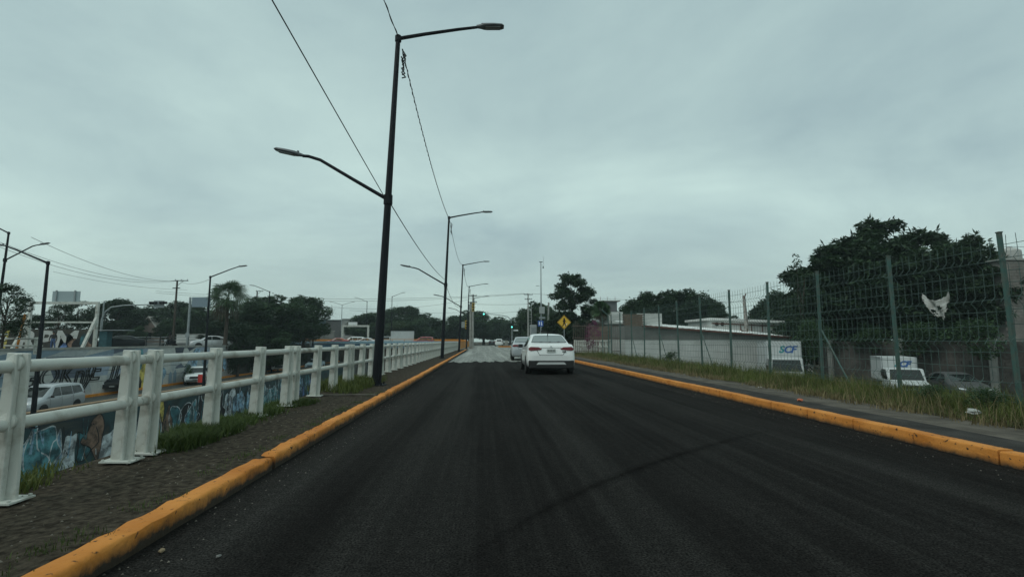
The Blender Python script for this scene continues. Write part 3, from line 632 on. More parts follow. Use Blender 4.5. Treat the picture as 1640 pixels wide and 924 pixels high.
class Car:
    def __init__(s, st, paint, nu=44):
        s.st = st; rows = []
        for i in range(nu + 1):
            y, zs, hw, zb, hr, zr, zc = catmull(st, i / nu)
            pts = [(0, zs), (hw * .86, zs), (hw * .97, zs + min(.07, .12 * (zb - zs))), (hw * .995, zs + min(.2, .3 * (zb - zs))), (hw, zs + .45 * (zb - zs)), (hw * .993, zs + .75 * (zb - zs)), (hw * .955, zb)]
            for k in (1 / 3, 2 / 3): pts.append((hw * .955 + (hr - hw * .955) * k + .012 * math.sin(math.pi * k), zb + (zr - zb) * k))
            pts += [(hr, zr), (hr * .86, zr + .6 * (zc - zr)), (hr * .5, zr + .92 * (zc - zr)), (0, zc)]
            full = [(-a, b) for a, b in pts[1:-1]][::-1]; ring = pts + full
            rows.append([(a, y, b) for a, b in ring])
        n = len(rows[0]); vs = [p for r in rows for p in r]
        fs = [(i * n + j, i * n + (j + 1) % n, (i + 1) * n + (j + 1) % n, (i + 1) * n + j) for i in range(nu) for j in range(n)] + [tuple(range(n)), tuple(range(nu * n, nu * n + n))]
        s.mb = MB().add(vs, fs); s.me = s.mb.mesh('body', paint, smooth=50)
        for p_ in s.me.polygons:
            if len(p_.vertices) > 4: p_.use_smooth = False
        b = bmesh.new(); b.from_mesh(s.me); bmesh.ops.triangulate(b, faces=b.faces); s.bvh = BVHTree.FromBMesh(b); b.free()
    def proj(s, name, outlines, d, m, eps=.006, maxlen=.10):
        """panels: outlines in the plane facing d ('L','R' sides as (y,z); 'B','F' ends as (x,z)) laid on the body surface"""
        dv = {'L': Vector((1, 0, 0)), 'R': Vector((-1, 0, 0)), 'B': Vector((0, 1, 0)), 'F': Vector((0, -1, 0))}[d]
        bm = bmesh.new()
        for ol in outlines:
            vs = [bm.verts.new(((0, a, b) if d in 'LR' else (a, 0, b))) for a, b in ol]; bm.faces.new(vs)
        bmesh.ops.triangulate(bm, faces=bm.faces)
        for _ in range(4):
            es = [e for e in bm.edges if e.calc_length() > maxlen]
            if not es: break
            bmesh.ops.subdivide_edges(bm, edges=es, cuts=1); bmesh.ops.triangulate(bm, faces=bm.faces)
        for v in bm.verts:
            o = v.co - dv * 5; h, nrm, _, _ = s.bvh.ray_cast(o, dv)
            if h is None: h, nrm, _, _ = s.bvh.find_nearest(v.co - dv * 1.0 * (0 if d in 'LR' else 0) + (-dv * 2.0))
            if nrm.dot(dv) > 0: nrm = -nrm
            v.co = h + nrm * eps - dv * eps
        me = bpy.data.meshes.new(name); bmesh.ops.recalc_face_normals(bm, faces=bm.faces)
        sgn = sum((f.normal.dot(dv) for f in bm.faces))
        if sgn > 0: bmesh.ops.reverse_faces(bm, faces=bm.faces)
        bm.to_mesh(me); bm.free(); me.materials.append(m); me.polygons.foreach_set('use_smooth', [True] * len(me.polygons)); return me
def rect(a0, a1, b0, b1): return [(a0, b0), (a1, b0), (a1, b1), (a0, b1)]
def mir(o): return [(-a, b) for a, b in o][::-1]
M_tail = mat('tail_lamp_red', (.13, .006, .010), .25, spec=.4, coat=.1)
M_head = mat('head_lamp', (.55, .58, .6), .12, spec=.8, coat=.8)
M_plate = mat('number_plate', (.38, .40, .38), .5); M_chrome = mat('bright_trim', (.5, .5, .5), .25, metal=.8)
M_rearglass = mat('rear_glass_painted_skylight', (.16, .19, .185), .06, spec=.9, coat=.8)  # pale base colour stands in for sky reflection and light through the cabin
M_rim = mat('alloy_rim', (.28, .29, .3), .35, metal=.6)
WH = {}
def wheel_meshes(r, w):
    if (r, w) not in WH:
        t = MB().lathe([(r * .62, -w / 2), (r * .95, -w / 2), (r, -w / 2 + .03), (r, w / 2 - .03), (r * .95, w / 2), (r * .62, w / 2)], 24, axis='x').mesh('tyre', M_rubber, smooth=40)
        mb = MB(); mb.lathe([(r * .64, -w / 2 + .03), (r * .64, w / 2 - .012), (r * .56, w / 2 - .02), (r * .5, w / 2 - .05)], 20, axis='x')
        for k in range(5):
            a = 2 * math.pi * k / 5; M_ = Matrix.Rotation(a, 3, 'X'); c = M_ @ Vector((w / 2 - .022, 0, r * .3)); mb.box(c, (.03, .07, r * .56), M=M_)
        mb.lathe([(r * .14, w / 2 - .05), (r * .14, w / 2 - .005)], 8, axis='x')
        WH[(r, w)] = (t, mb.mesh('rim', M_rim, smooth=40))
    return WH[(r, w)]
CARCACHE = {}
def make_car(label, cat, loc, rz, style, paint, detail='', group=None, name=None):
    st = {'sedan': SEDAN, 'suv': SUV, 'van': VAN, 'pickup': PICKUP}[style]
    t = thing(name or {'sedan': 'sedan_car', 'suv': 'suv_car', 'van': 'minivan', 'pickup': 'pickup_truck'}[style], label, cat, loc, rz, group)
    key = (style, detail)
    if key not in CARCACHE:
        c = Car(st, paint); P = []
        def side(nm, outs, m, eps=.006):
            for d in 'LR': P.append((nm, c.proj(nm, outs, d, m, eps)))
        hw = max(s_[2] for s_ in st)
        if style == 'sedan':
            wy, wr = (-1.38, 1.36), .315
            side('front_door_window', [[(.06, .985), (.80, .975), (.88, 1.0), (.42, 1.36), (.06, 1.40)]], M_glass)
            side('rear_door_window', [[(-.90, 1.0), (0, .985), (0, 1.40), (-.45, 1.395), (-.86, 1.22)]], M_glass)
            side('rear_quarter_window', [[(-1.22, 1.03), (-.95, 1.0), (-.92, 1.2)]], M_glass)
            side('door_seam', [rect(.02, .034, .34, .96), rect(.98, .994, .34, .9), rect(-.92, -.906, .5, .97)], M_dark)
            side('sill_trim', [rect(-1.0, .98, .215, .30)], M_dark)
            P.append(('windscreen', c.proj('windscreen', [[(-.64, 1.05), (.64, 1.05), (.52, 1.39), (-.52, 1.39)]], 'F', M_glass)))
            P.append(('rear_window', c.proj('rear_window', [[(-.60, 1.155), (-.64, 1.175), (-.53, 1.385), (.53, 1.385), (.64, 1.175), (.60, 1.155)]], 'B', M_rearglass)))
            P.append(('rear_window_frame', c.proj('rear_window_frame', [[(-.665, 1.14), (-.54, 1.405), (.54, 1.405), (.665, 1.14)]], 'B', M_dark, .003)))
            tl = [(.36, .885), (.74, .85), (.805, .87), (.81, .94), (.74, .985), (.46, .975), (.33, .93)]
            P.append(('tail_light', c.proj('tail_light', [tl], 'B', M_tail, .012, .05))); P.append(('tail_light', c.proj('tail_light', [mir(tl)], 'B', M_tail, .012, .05)))
            P.append(('number_plate', c.proj('number_plate', [rect(-.16, .16, .79, .91)], 'B', M_plate, .014))); P.append(('plate_marks', c.proj('plate_marks', [rect(-.13, -.06, .835, .875), rect(-.04, .04, .835, .875), rect(.06, .13, .835, .875)], 'B', mat('plate_print', (.10, .11, .11), .6), .019)))
            P.append(('boot_seam', c.proj('boot_seam', [[(-.52, .87), (-.505, .87), (-.42, .71), (-.435, .71)], [(.505, .87), (.52, .87), (.435, .71), (.42, .71)], rect(-.43, .43, .70, .712), rect(-.36, .36, .948, .958)], 'B', M_dark, .008, .05)))
            mat('diffuser_silver', (.5, .51, .51), .4)
            P.append(('badge', c.proj('badge', [wob(0, .995, .035, .03, 10, random.Random(1), .0)], 'B', M_chrome, .012, .05))); P.append(('name_badge', c.proj('name_badge', [rect(.40, .46, .80, .835), rect(.47, .53, .79, .84)], 'B', M_dark, .012, .05)))
            hl = [(.42, .66), (.74, .70), (.74, .78), (.5, .73)]
            P.append(('head_light', c.proj('head_light', [hl], 'F', M_head, .01, .05))); P.append(('head_light', c.proj('head_light', [mir(hl)], 'F', M_head, .01, .05)))
            P.append(('grille', c.proj('grille', [[(-.34, .5), (.34, .5), (.42, .66), (-.42, .66)], rect(-.55, .55, .33, .42)], 'F', M_dark, .01, .06)))
        elif style in ('suv', 'van'):
            v_ = style == 'van'; wy, wr = ((-1.32, 1.34), .31) if v_ else ((-1.36, 1.36), .36)
            zb, zt = (1.03, 1.52) if v_ else (1.09, 1.54)
            side('front_door_window', [[(.0, zb), (.74, zb), (.34 if v_ else .3, zt), (.0, zt)]], M_glass)
            side('rear_door_window', [[(-.95, zb), (-.06, zb), (-.06, zt), (-.95, zt)]], M_glass)
            side('rear_quarter_window', [[(-1.85, zb + .05), (-1.01, zb), (-1.01, zt), (-1.7, zt - .03)]], M_glass)
            side('door_seam', [rect(-.035, -.02, .38, .98), rect(.9, .915, .38, .95), rect(-.99, -.975, .5, 1.0)], M_dark)
            side('sill_trim', [rect(-1.0, .98, .29, .42)], M_dark if not v_ else paint)
            side('door_handle', [rect(-.9, -.72, .88, .91), rect(.04, .22, .88, .91)], M_chrome, .02)
            wz0, wz1 = (1.06, 1.54) if v_ else (1.13, 1.57)
            P.append(('windscreen', c.proj('windscreen', [[(-.66, wz0), (.66, wz0), (.54, wz1), (-.54, wz1)]], 'F', M_glass)))
            P.append(('rear_window', c.proj('rear_window', [[(-.56, 1.12), (.56, 1.12), (.5, 1.48), (-.5, 1.48)]], 'B', M_glass)))
            hl = [(.40, .74), (.78, .80), (.80, .9), (.46, .86)] if not v_ else [(.40, .66), (.68, .72), (.68, .84), (.44, .78)]
            for o_ in (hl, mir(hl)): P.append(('head_light', c.proj('head_light', [o_], 'F', M_head, .012, .05)))
            P.append(('grille', c.proj('grille', [[(-.44, .62), (.44, .62), (.40, .84), (-.40, .84)]] if not v_ else [rect(-.36, .36, .64, .74)], 'F', M_dark, .012, .06)))
            P.append(('front_bumper', c.proj('front_bumper', [rect(-.70, .70, .42, .52) if not v_ else rect(-.5, .5, .38, .48)], 'F', M_dark, .01, .06)))
            P.append(('number_plate', c.proj('number_plate', [rect(-.17, .17, .54, .62)], 'F', M_plate, .02)))
            tl = rect(.66, .8, .95, 1.2); 
            for o_ in (tl, mir(tl)): P.append(('tail_light', c.proj('tail_light', [o_], 'B', M_tail, .012, .06)))
        else:
            wy, wr = (-1.62, 1.62), .38
            side('front_door_window', [[(.15, 1.08), (.95, 1.08), (.62, 1.62), (.15, 1.64)]], M_glass); side('rear_door_window', [[(-.62, 1.1), (.09, 1.08), (.09, 1.64), (-.56, 1.62)]], M_glass)
            side('door_seam', [rect(.11, .125, .55, 1.02), rect(1.05, 1.065, .55, 1.0), rect(-.8, -.785, .55, 1.05)], M_dark)
            P.append(('windscreen', c.proj('windscreen', [[(-.70, 1.2), (.70, 1.2), (.57, 1.66), (-.57, 1.66)]], 'F', M_glass)))
            hl = [(.5, .8), (.80, .84), (.80, .95), (.52, .92)]
            for o_ in (hl, mir(hl)): P.append(('head_light', c.proj('head_light', [o_], 'F', M_head, .012, .05)))
            P.append(('grille', c.proj('grille', [[(-.46, .68), (.46, .68), (.48, .92), (-.48, .92)], rect(-.6, .6, .52, .6)], 'F', M_dark, .012, .06)))
            P.append(('number_plate', c.proj('number_plate', [rect(-.17, .17, .6, .69)], 'F', M_plate, .02)))
        for d in 'LR':
            for w_ in wy:
                arch = [(w_ + (wr + .055) * math.cos(a), wr + (wr + .055) * math.sin(a)) for a in [math.pi * 2 * k / 20 for k in range(20)]]
                arch = [(a, max(b, st[len(st) // 2][1] + .02)) for a, b in arch]
                P.append(('wheel_arch', c.proj('wheel_arch', [arch], d, M_dark, .004, .12)))
        mi_ = MB(); mi_.box((0, 0, 0), (.2, .08, .14), top=(.9, .7)); mm = mi_.mesh('mirror', M_dark, bevel=.02)
        CARCACHE[key] = (c.me, P, wy, wr, hw, mm)
    me, P, wy, wr, hw, mm = CARCACHE[key]
    def pm_(m_):
        m2 = m_.copy(); m2.materials[0] = paint; return m2
    part('body', pm_(me), t)
    for nm, m_ in P: part(nm, m_, t)
    tw = .2; ty, ri = wheel_meshes(wr, tw)
    for sx in (-1, 1):
        for w_ in wy:
            w = part('wheel', ty, t, (sx * (hw - tw / 2 + .012), w_, wr), (0, 0, 0 if sx > 0 else math.pi)); w.name = 'wheel'; part('rim', ri, w)
        zm = {'sedan': (.82, 1.0), 'suv': (.86, 1.1), 'van': (.86, 1.04), 'pickup': (1.0, 1.14)}[style]
        part('mirror', mm, t, (sx * (hw + .06), zm[0], zm[1]))
    return t
P_white = mat('white_car_paint', (.80, .81, .80), .3, coat=.8); P_grey = mat('grey_car_paint', (.16, .17, .18), .3, metal=.4, coat=.8)
P_silver = mat('silver_car_paint', (.42, .44, .46), .35, metal=.35, coat=.6); P_dark = mat('dark_car_paint', (.012, .014, .018), .4, spec=.2, coat=.08)
P_red = mat('red_car_paint', (.32, .025, .02), .3, coat=.8); P_bluew = mat('pale_blue_car_paint', (.45, .55, .60), .3, coat=.8)
P_sil2 = mat('light_grey_car_paint', (.5, .51, .52), .3, metal=.2, coat=.8)
vx = at(884, 601, 17.6)
versa = make_car('white sedan driving ahead on the fresh asphalt, nearest car', 'car', (vx.x + .07, 20.2, 0), R(-1.0), 'sedan', P_white, group='cars ahead on the road')
MB().box((0, -2.14, .365), (1.60, .27, .29), top=(1.03, 1.0)).build('lower_bumper', M_dark, versa, bevel=.03)
MB().box((0, -2.265, .40), (1.08, .06, .085), top=(.86, 1)).build('diffuser_bar', MATS['diffuser_silver'], versa, bevel=.01)
MB().tube([(0, -1.02, 1.40), (0, -1.2, 1.56)], [.02, .008], 6).build('antenna', M_dark, versa)
gs = make_car('grey silver sedan directly in front of the white sedan', 'car', (at(844, 577, 31).x, 33.2, -.012), R(-2), 'sedan', P_silver, 'g', group='cars ahead on the road')
for (px, Y, pt, st_, lab) in ((798, 118, P_white, 'suv', 'small white car far down the road'), (787, 132, P_dark, 'sedan', 'tiny dark car farthest down the road')):
    make_car(lab, 'car', (at(px + 1, 548, Y).x, Y, -.012), R(-1), st_, pt, group='cars ahead on the road')
# oncoming traffic in the lower road (facing the camera)
LZ = -3.0
def low_car(px, py, X, lab, style, pt, rz=180, dz=0):
    # the near front corner stands at (px, py) on the lower road plane
    d = CROT @ Vector(((px - IW / 2) / FPX, (IH / 2 - py) / FPX, -1)); k = (LZ - CAMZ) / d.z
    fw_ = Vector((-math.sin(R(rz)), math.cos(R(rz)))); hl_ = 2.58 if style == 'pickup' else 2.2; X, Y = d.x * k - fw_.x * hl_, d.y * k - fw_.y * hl_
    return make_car(lab, 'car' if style != 'pickup' else 'pickup truck', (X, Y, LZ), R(rz), style, pt, group='oncoming cars in the sunken road')
low_car(22, 671, -27.3, 'silver minivan in the sunken road behind the near railing post', 'van', P_silver, 186)
low_car(178, 632, -27.6, 'dark pickup half hidden by the doubled railing posts', 'pickup', P_dark, 200)
low_car(311, 617, -27.2, 'white suv beside the red flag in the sunken road', 'suv', P_white, 203)
low_car(403, 599, -27.4, 'white sedan under the trees in the sunken road', 'sedan', P_white, 200)
low_car(446, 597, -26.2, 'white pickup in the sunken road left of the overpass', 'pickup', P_white, 203)
low_car(496, 592, -26.9, 'pale blue sedan in the sunken road near the overpass', 'sedan', P_bluew)
# street beyond
make_car('black sedan on the far street behind the white gantry frame', 'car', (at(192, 555, 58).x, 58, .345), R(122), 'sedan', P_dark, group='cars on the far street')
make_car('silver sedan on the far street left of the palm', 'car', (at(338, 550, 62).x, 62, .345), R(125), 'sedan', P_sil2, group='cars on the far street')
# bridge traffic, seen over the girder
for (px, pt, st_, lab) in ((541, P_red, 'sedan', 'red car on the overpass left of the white far gantry'), (566, P_white, 'van', 'white car on the overpass between two sedans'), (586, P_sil2, 'sedan', 'light grey car on the overpass under the white far gantry'), (677, P_red, 'van', 'red car on the overpass right of the box truck')):
    make_car(lab, 'car', (at(px, 546, 93 + (px % 3)).x, 93 + (px % 3), .3), R(90), st_, pt, group='cars on the overpass')

# box trucks
def box_truck(label, loc, rz, L, W, H, z0, cab, group=None, cabover=True, logo=True):
    t = thing('box_truck', label, 'truck', loc, rz, group)
    M_box = mat('white_truck_box', (.48, .50, .50), .45, var=.06, vscale=1.5)
    cy = L / 2
    MB().box((0, -.3, z0 + H / 2), (W, L, H)).build('cargo_box', M_box, t, bevel=.02)
    mb = MB()
    for s in (-1, 1):
        mb.box((s * (W / 2), -.3, z0 + H - .04), (.06, L + .04, .08)); mb.box((s * (W / 2), -.3, z0 + .04), (.06, L + .04, .08))
        for e in (-.3 - L / 2, -.3 + L / 2): mb.box((s * (W / 2 - .01), e, z0 + H / 2), (.07, .06, H))
    mb.build('edge_trim', mat('truck_trim', (.42, .44, .45), .4, metal=.4), t)
    MB().box((0, -.2, z0 - .12), (.9, L + 1.2, .2)).build('chassis', M_dark, t)
    f = -.3 + L / 2
    cw, ch, cl = cab
    if cabover:
        c = MB(); c.prism([(f + .06, .45), (f + cl, .45), (f + cl + .04, 1.15), (f + cl - .18, .45 + ch), (f + .06, .45 + ch)], -cw / 2, cw / 2, 'x'); c.build('cab', M_box, t, bevel=.04)
        b = Vector((0, f + cl + .04, 1.15)); tp = Vector((0, f + cl - .18, .45 + ch)); d = (tp - b); nn = Vector((0, d.z, -d.y)).normalized() * .008
        q = [b + d * .06 + nn, b + d * .88 + nn]
        MB().quad((-cw * .45, q[0].y, q[0].z), (cw * .45, q[0].y, q[0].z), (cw * .41, q[1].y, q[1].z), (-cw * .41, q[1].y, q[1].z)).build('windscreen', M_glass, t)
        for s in (-1, 1): MB().poly([(s * (cw / 2 + .006), f + .3, 1.2), (s * (cw / 2 + .006), f + cl - .1, 1.2), (s * (cw / 2 + .006), f + cl - .25, .35 + ch), (s * (cw / 2 + .006), f + .3, .35 + ch)]).build('side_window', M_glass, t)
        for s in (-1, 1): MB().box((s * cw * .36, f + cl + .035, .72), (.26, .05, .14)).build('head_light', M_head, t)
        MB().box((0, f + cl + .03, .5), (cw * 1.0, .1, .2)).build('bumper', mat('truck_bumper', (.5, .52, .52), .5), t, bevel=.02)
        MB().box((0, f + cl + .03, .9), (cw * .5, .03, .12)).build('grille', M_dark, t)
        wy = (-.3 - L * .28, f + cl * .45); fy = f + cl
    else:
        c = MB(); c.prism([(f + .06, .45), (f + cl, .45), (f + cl + .03, .95), (f + cl - .75, 1.08), (f + cl - 1.15, .45 + ch), (f + .06, .45 + ch)], -cw / 2, cw / 2, 'x'); c.build('cab', M_box, t, bevel=.05)
        MB().quad((-cw * .45, f + cl - .74, 1.10), (cw * .45, f + cl - .74, 1.10), (cw * .40, f + cl - 1.10, .40 + ch), (-cw * .40, f + cl - 1.10, .40 + ch)).build('windscreen', M_glass, t)
        for s in (-1, 1): MB().poly([(s * (cw / 2 + .006), f + .15, 1.1), (s * (cw / 2 + .006), f + cl - .85, 1.1), (s * (cw / 2 + .006), f + cl - 1.18, .38 + ch), (s * (cw / 2 + .006), f + .15, .38 + ch)]).build('side_window', M_glass, t)
        for s in (-1, 1): MB().box((s * cw * .38, f + cl + .02, .78), (.28, .05, .15)).build('head_light', M_head, t)
        MB().box((0, f + cl + .02, .78), (cw * .5, .04, .16)).build('grille', M_dark, t); MB().box((0, f + cl + .03, .52), (cw, .12, .16)).build('bumper', M_dark, t, bevel=.02)
        wy = (-.3 - L * .28, f + cl - .62)
    ty, ri = wheel_meshes(.38, .24)
    for sx in (-1, 1):
        for w_ in wy: w = part('wheel', ty, t, (sx * (cw / 2 - .13), w_, .38), (0, 0, 0 if sx > 0 else math.pi)); part('rim', ri, w)
        MB().box((sx * (cw / 2 + .16), f + cl * (.9 if cabover else .45), 1.45), (.12, .08, .3)).build('mirror', M_dark, t, bevel=.01)
    if logo:
        M_t = mat('logo_teal', (.02, .22, .24), .5); M_b = mat('logo_blue', (.03, .10, .30), .5); s_ = H * .34
        for txt, m_, dx_ in (('S', M_t, 0), ('C', M_b, s_ * .43), ('F', M_b, s_ * 1.09)):
            me = text_mesh(txt, s_, m_, extrude=.004, shear=.3, bold=.02); o = part('logo', me, t)
            o.matrix_local = Matrix.Translation((.12 * W - dx_ + .1 * 0, f + .012, z0 + H * .60)) @ Matrix(((-1, 0, 0), (0, 0, 1), (0, 1, 0))).to_4x4()
    return t

# ================================================================== RIGHT SIDE: FENCE
XFN = 8.8
M_green = mat('green_fence_paint', (.045, .105, .092), .6, col2=(.10, .09, .07), vscale=6, ramp=(.45, .75))
M_mesh = mat('green_fence_wire', (.06, .10, .09), .6, var=.3, vscale=3)
fence = thing('mesh_fence', 'tall green welded mesh fence along the right verge', 'fence', (XFN, 6, 0))
FH = 3.02; PW = 2.42; FY0 = 5.45
def panel_mesh(seed):
    rg = random.Random(seed); mb = MB(); folds = (.4, 1.1, 1.8, 2.5)
    def fx(z):
        for f in folds:
            if abs(z - f) < .1: return -.09 * (1 - abs(z - f) / .1)
        return 0
    zs = sorted(set([.1, 2.9] + [f + d for f in folds for d in (-.1, 0, .1)])); sag = rg.uniform(-.03, .03)
    for k in range(15):
        y = .05 + (PW - .1) * k / 14; mb.tube([(fx(z) + sag * math.sin(math.pi * y / PW) * .8, y + rg.uniform(-.008, .008), z) for z in zs], .0042, 4, cap=False)
    for z in [.14, .25, .45, .7, .95, 1.15, 1.4, 1.65, 1.85, 2.1, 2.3, 2.5, 2.74]:
        mb.tube([(fx(z) + sag * math.sin(math.pi * t) * .8, PW * t, z + rg.uniform(-.006, .006)) for t in (0, .25, .5, .75, 1)], .0048, 4, cap=False)
    return mb.mesh('mesh_panel', M_mesh)
pms = [panel_mesh(s) for s in range(4)]
fp = MB(); fp.box((0, 0, FH / 2 - .1), (.056, .056, FH + .2)); fpm = fp.mesh('fence_post', M_green)
fc = MB(); fc.box((0, 0, FH + .012), (.07, .07, .02)); fcm = fc.mesh('post_cap', M_green)
fyk = [FY0 + PW * k for k in range(-2, 14)]
for k, y_ in enumerate(fyk):
    o = part('fence_post', fpm, fence, (random.uniform(-.02, .02), y_ - 6, 0), (R(random.uniform(-1.0, 1.0)), R(random.uniform(-1.5, .8)), 0)); part('post_cap', fcm, o)
    if k < len(fyk) - 1: part('mesh_panel', pms[k % 4], fence, (-.04, y_ - 6, random.uniform(-.03, .03) + .08), (0, 0, 0))
for k in (5, 8, 10, 12):
    MB().tube([(XFN + .04, fyk[k], 1.5), (XFN + .06, fyk[k] - .9, .15)], .02, 6).build('brace', M_green, fence, world=True)

# torn plastic sheet caught on the mesh
tb = MB(); vs = []; rgp = random.Random(3); N_ = 18
for j in range(N_ + 1):
    for i in range(N_ + 1):
        u, v = i / N_, j / N_; wd = (1 - .55 * v ** 1.6); y_ = (u - .5) * .56 * wd - .05 * v; z = -.5 * v * (1.1 - .25 * u) - .15 * (1 - abs(2 * u - 1) ** 2.4) * (1 - v) + rgp.uniform(-.015, .015)
        vs.append((.03 * math.sin(9 * u + 5 * v) + rgp.uniform(-.012, .012), y_ + rgp.uniform(-.008, .008), z))
hole = lambda i, j: (((i - 6) / 2.2) ** 2 + ((j - 8.5) / 3.2) ** 2 < 1) or (j > 13 and rgp.random() < .4) or ((i - 12) ** 2 + (j - 12) ** 2 < 3) or (i in (0, N_ - 1) and rgp.random() < .3 and j > 3)
fs = [(j * (N_ + 1) + i, j * (N_ + 1) + i + 1, (j + 1) * (N_ + 1) + i + 1, (j + 1) * (N_ + 1) + i) for j in range(N_) for i in range(N_) if not hole(i, j)]
pb = tb.add(vs, fs).build('plastic_sheet', mat('dirty_white_plastic', (.45, .46, .44), .6, col2=(.22, .22, .2), vscale=9), smooth=60)
pp = at(1509, 470, 9.9); pb.location = (XFN - .16, pp.y * XFN / pp.x, atz(1509, 470, pp.y * XFN / pp.x) + .02); tag(pb, 'torn white plastic sheet snagged on the right fence mesh', 'plastic')
lt = MB(); rgp = random.Random(9)
def crumple(label, cat, loc, size, m, seed, name):
    rg = random.Random(seed); bm = bmesh.new(); bmesh.ops.create_icosphere(bm, subdivisions=2, radius=1)
    for v in bm.verts: v.co = Vector((v.co.x * size[0], v.co.y * size[1], max(-.25, v.co.z) * size[2])) * (1 + rg.uniform(-.3, .3))
    me = bpy.data.meshes.new(name); bm.to_mesh(me); bm.free(); me.materials.append(m); o = bpy.data.objects.new(name, me); COL.objects.link(o); o.location = loc; o.rotation_euler = (0, 0, rg.uniform(0, 3)); return tag(o, label, cat)
def on_ground(px, py, z):
    d = CROT @ Vector(((px - IW / 2) / FPX, (IH / 2 - py) / FPX, -1)); k = (z - CAMZ) / d.z; return Vector((d.x * k, d.y * k, z))
crumple('crumpled white bag lying in the weeds at the right', 'litter', on_ground(1558, 660, .16), (.13, .08, .05), mat('white_bag', (.36, .36, .34), .6), 1, 'plastic_bag')
crumple('small orange wrapper on the right pavement', 'litter', on_ground(1281, 641, .14), (.07, .05, .03), mat('orange_wrapper', (.5, .12, .05), .6), 2, 'wrapper')
crumple('small pale scrap at the foot of the right weeds', 'litter', on_ground(1217, 620, .13), (.04, .03, .02), mat('white_bag', (.5, .5, .48), .6), 3, 'paper_scrap')
crumple('tan chip of stone by the left kerb on the asphalt', 'litter', on_ground(258, 882, .012), (.022, .016, .012), mat('tan_stone', (.20, .15, .09), .9), 4, 'stone_chip')
crumple('small pale stone in the gutter near the left kerb', 'litter', on_ground(350, 890, .01), (.014, .01, .008), mat('pale_stone', (.2, .2, .19), .9), 5, 'stone_chip')

# ================================================================== RIGHT YARD
GZ = -2.02
# warehouse: left end is bare brick, then a rendered wall painted white below
M_brick = mat('bare_brick', (.17, .12, .09), .9, var=.25, vscale=5); M_rgrey = mat('grey_render', (.17, .17, .16), .9, var=.2, vscale=.8, bump=.3, bscale=8)
M_rwhite = mat('white_wash', (.55, .56, .54), .85, var=.12, vscale=.7); M_roof = mat('white_metal_roof', (.72, .73, .71), .5, var=.12, vscale=.8, stretch=(1, 1, 1))
M_rust = mat('rusty_frame', (.14, .06, .045), .8, var=.3)
wY = 42.0
wa, wb = atx(1001, wY), atx(1262, wY)
wh = thing('warehouse', 'low grey and white rendered warehouse with a white sheet roof behind the fence', 'warehouse', ((wa + wb) / 2, wY + 4, GZ))
zt0, zt1 = atz(1030, 521, wY), atz(1262, 541, wY)
x1 = atx(1030, wY)
MB().prism([(wa, GZ), (wb, GZ), (wb, 1.3), (wa, 1.3)], wY, wY + 9, 'y').build('lower_wall', M_rwhite, wh, world=True)
MB().prism([(wa - .003, 1.3), (wb + .003, 1.3), (wb + .003, zt1), (x1, zt0 - .05), (wa - .003, zt0 - .05)], wY - .02, wY + 9.02, 'y').build('upper_wall', M_rgrey, wh, world=True)
brk = MB(); zb1 = atz(1010, 502, wY)
for r_ in range(int((zb1 - zt0 + .05) / .1)):
    for c_ in range(int((x1 - wa) / .26) + 1):
        cx = wa + .13 + c_ * .26 - (.13 if r_ % 2 else 0)
        if wa < cx + .1 and cx < x1: brk.box((cx, wY + .12, zt0 + r_ * .1), (.245, .24, .085))
o = brk.build('brick_course', M_brick, wh, world=True); o['kind'] = 'stuff'
MB().box(((wa + x1) / 2, wY + .12, (zt0 + zb1) / 2 - .06), (x1 - wa + .0, .18, zb1 - zt0)).build('brick_core', mat('mortar', (.2, .18, .16), .9), wh, world=True)
MB().box((x1 + .8, wY + .6, zt0 + .55), (2.2, .06, 1.0)).build('white_panel', M_rwhite, wh, world=True)
rf = MB(); nn_ = 60
for k in range(nn_):                                    # corrugated sheet
    xa_, xb_ = x1 - .1 + (wb + 1.2 - x1) * k / nn_, x1 - .1 + (wb + 1.2 - x1) * (k + 1) / nn_
    za, zb_ = zt0 + (zt1 - zt0) * k / nn_ + .06 * (k % 2), zt0 + (zt1 - zt0) * (k + 1) / nn_ + .06 * ((k + 1) % 2)
    rf.quad((xa_, wY - .25, za), (xb_, wY - .25, zb_), (xb_, wY + 9, zb_ + .75), (xa_, wY + 9, za + .75))
rf.build('roof', M_roof, wh, world=True)
MB().prism([(x1 - .1, zt0 - .13), (wb + 1.2, zt1 - .13), (wb + 1.2, zt1 + .02), (x1 - .1, zt0 + .02)], wY - .34, wY - .24, 'y').build('gutter', M_rust, wh, world=True)
# second white shed behind with a red frame
sY = 50; sa, sb = atx(1141, sY), atx(1300, sY); sz = atz(1141, 509, sY); sz1 = atz(1300, 516, sY)
sh = thing('shed', 'white shed with round vent holes and rusty frame behind the warehouse roof', 'shed', ((sa + sb) / 2, sY + 3, GZ))
MB().prism([(sa, GZ), (sb, GZ), (sb, sz1 - .25), (sa, sz - .25)], sY, sY + 6, 'y').build('wall', M_rwhite, sh, world=True)
MB().prism([(sa - .3, sz - .24), (sb + .3, sz1 - .24), (sb + .3, sz1), (sa - .3, sz)], sY - .4, sY + 6.2, 'y').build('roof', M_roof, sh, world=True)
MB().prism([(sa, sz - .62), (sb, sz1 - .62), (sb, sz1 - .5), (sa, sz - .5)], sY - .05, sY, 'y').build('beam', M_rust, sh, world=True)
for px in (1149, 1158): MB().lathe([(.2, -.02), (.2, .02)], 14, (atx(px, sY), sY - .012, atz(px, 519, sY)), 'y').build('vent_hole', M_dark, sh, world=True)
for k in range(7): MB().box((sa + 3 + (sb - sa - 3) * k / 6.5, sY - .04, sz - 1.0), (.08, .06, .8)).build('frame_post', M_rust, sh, world=True)
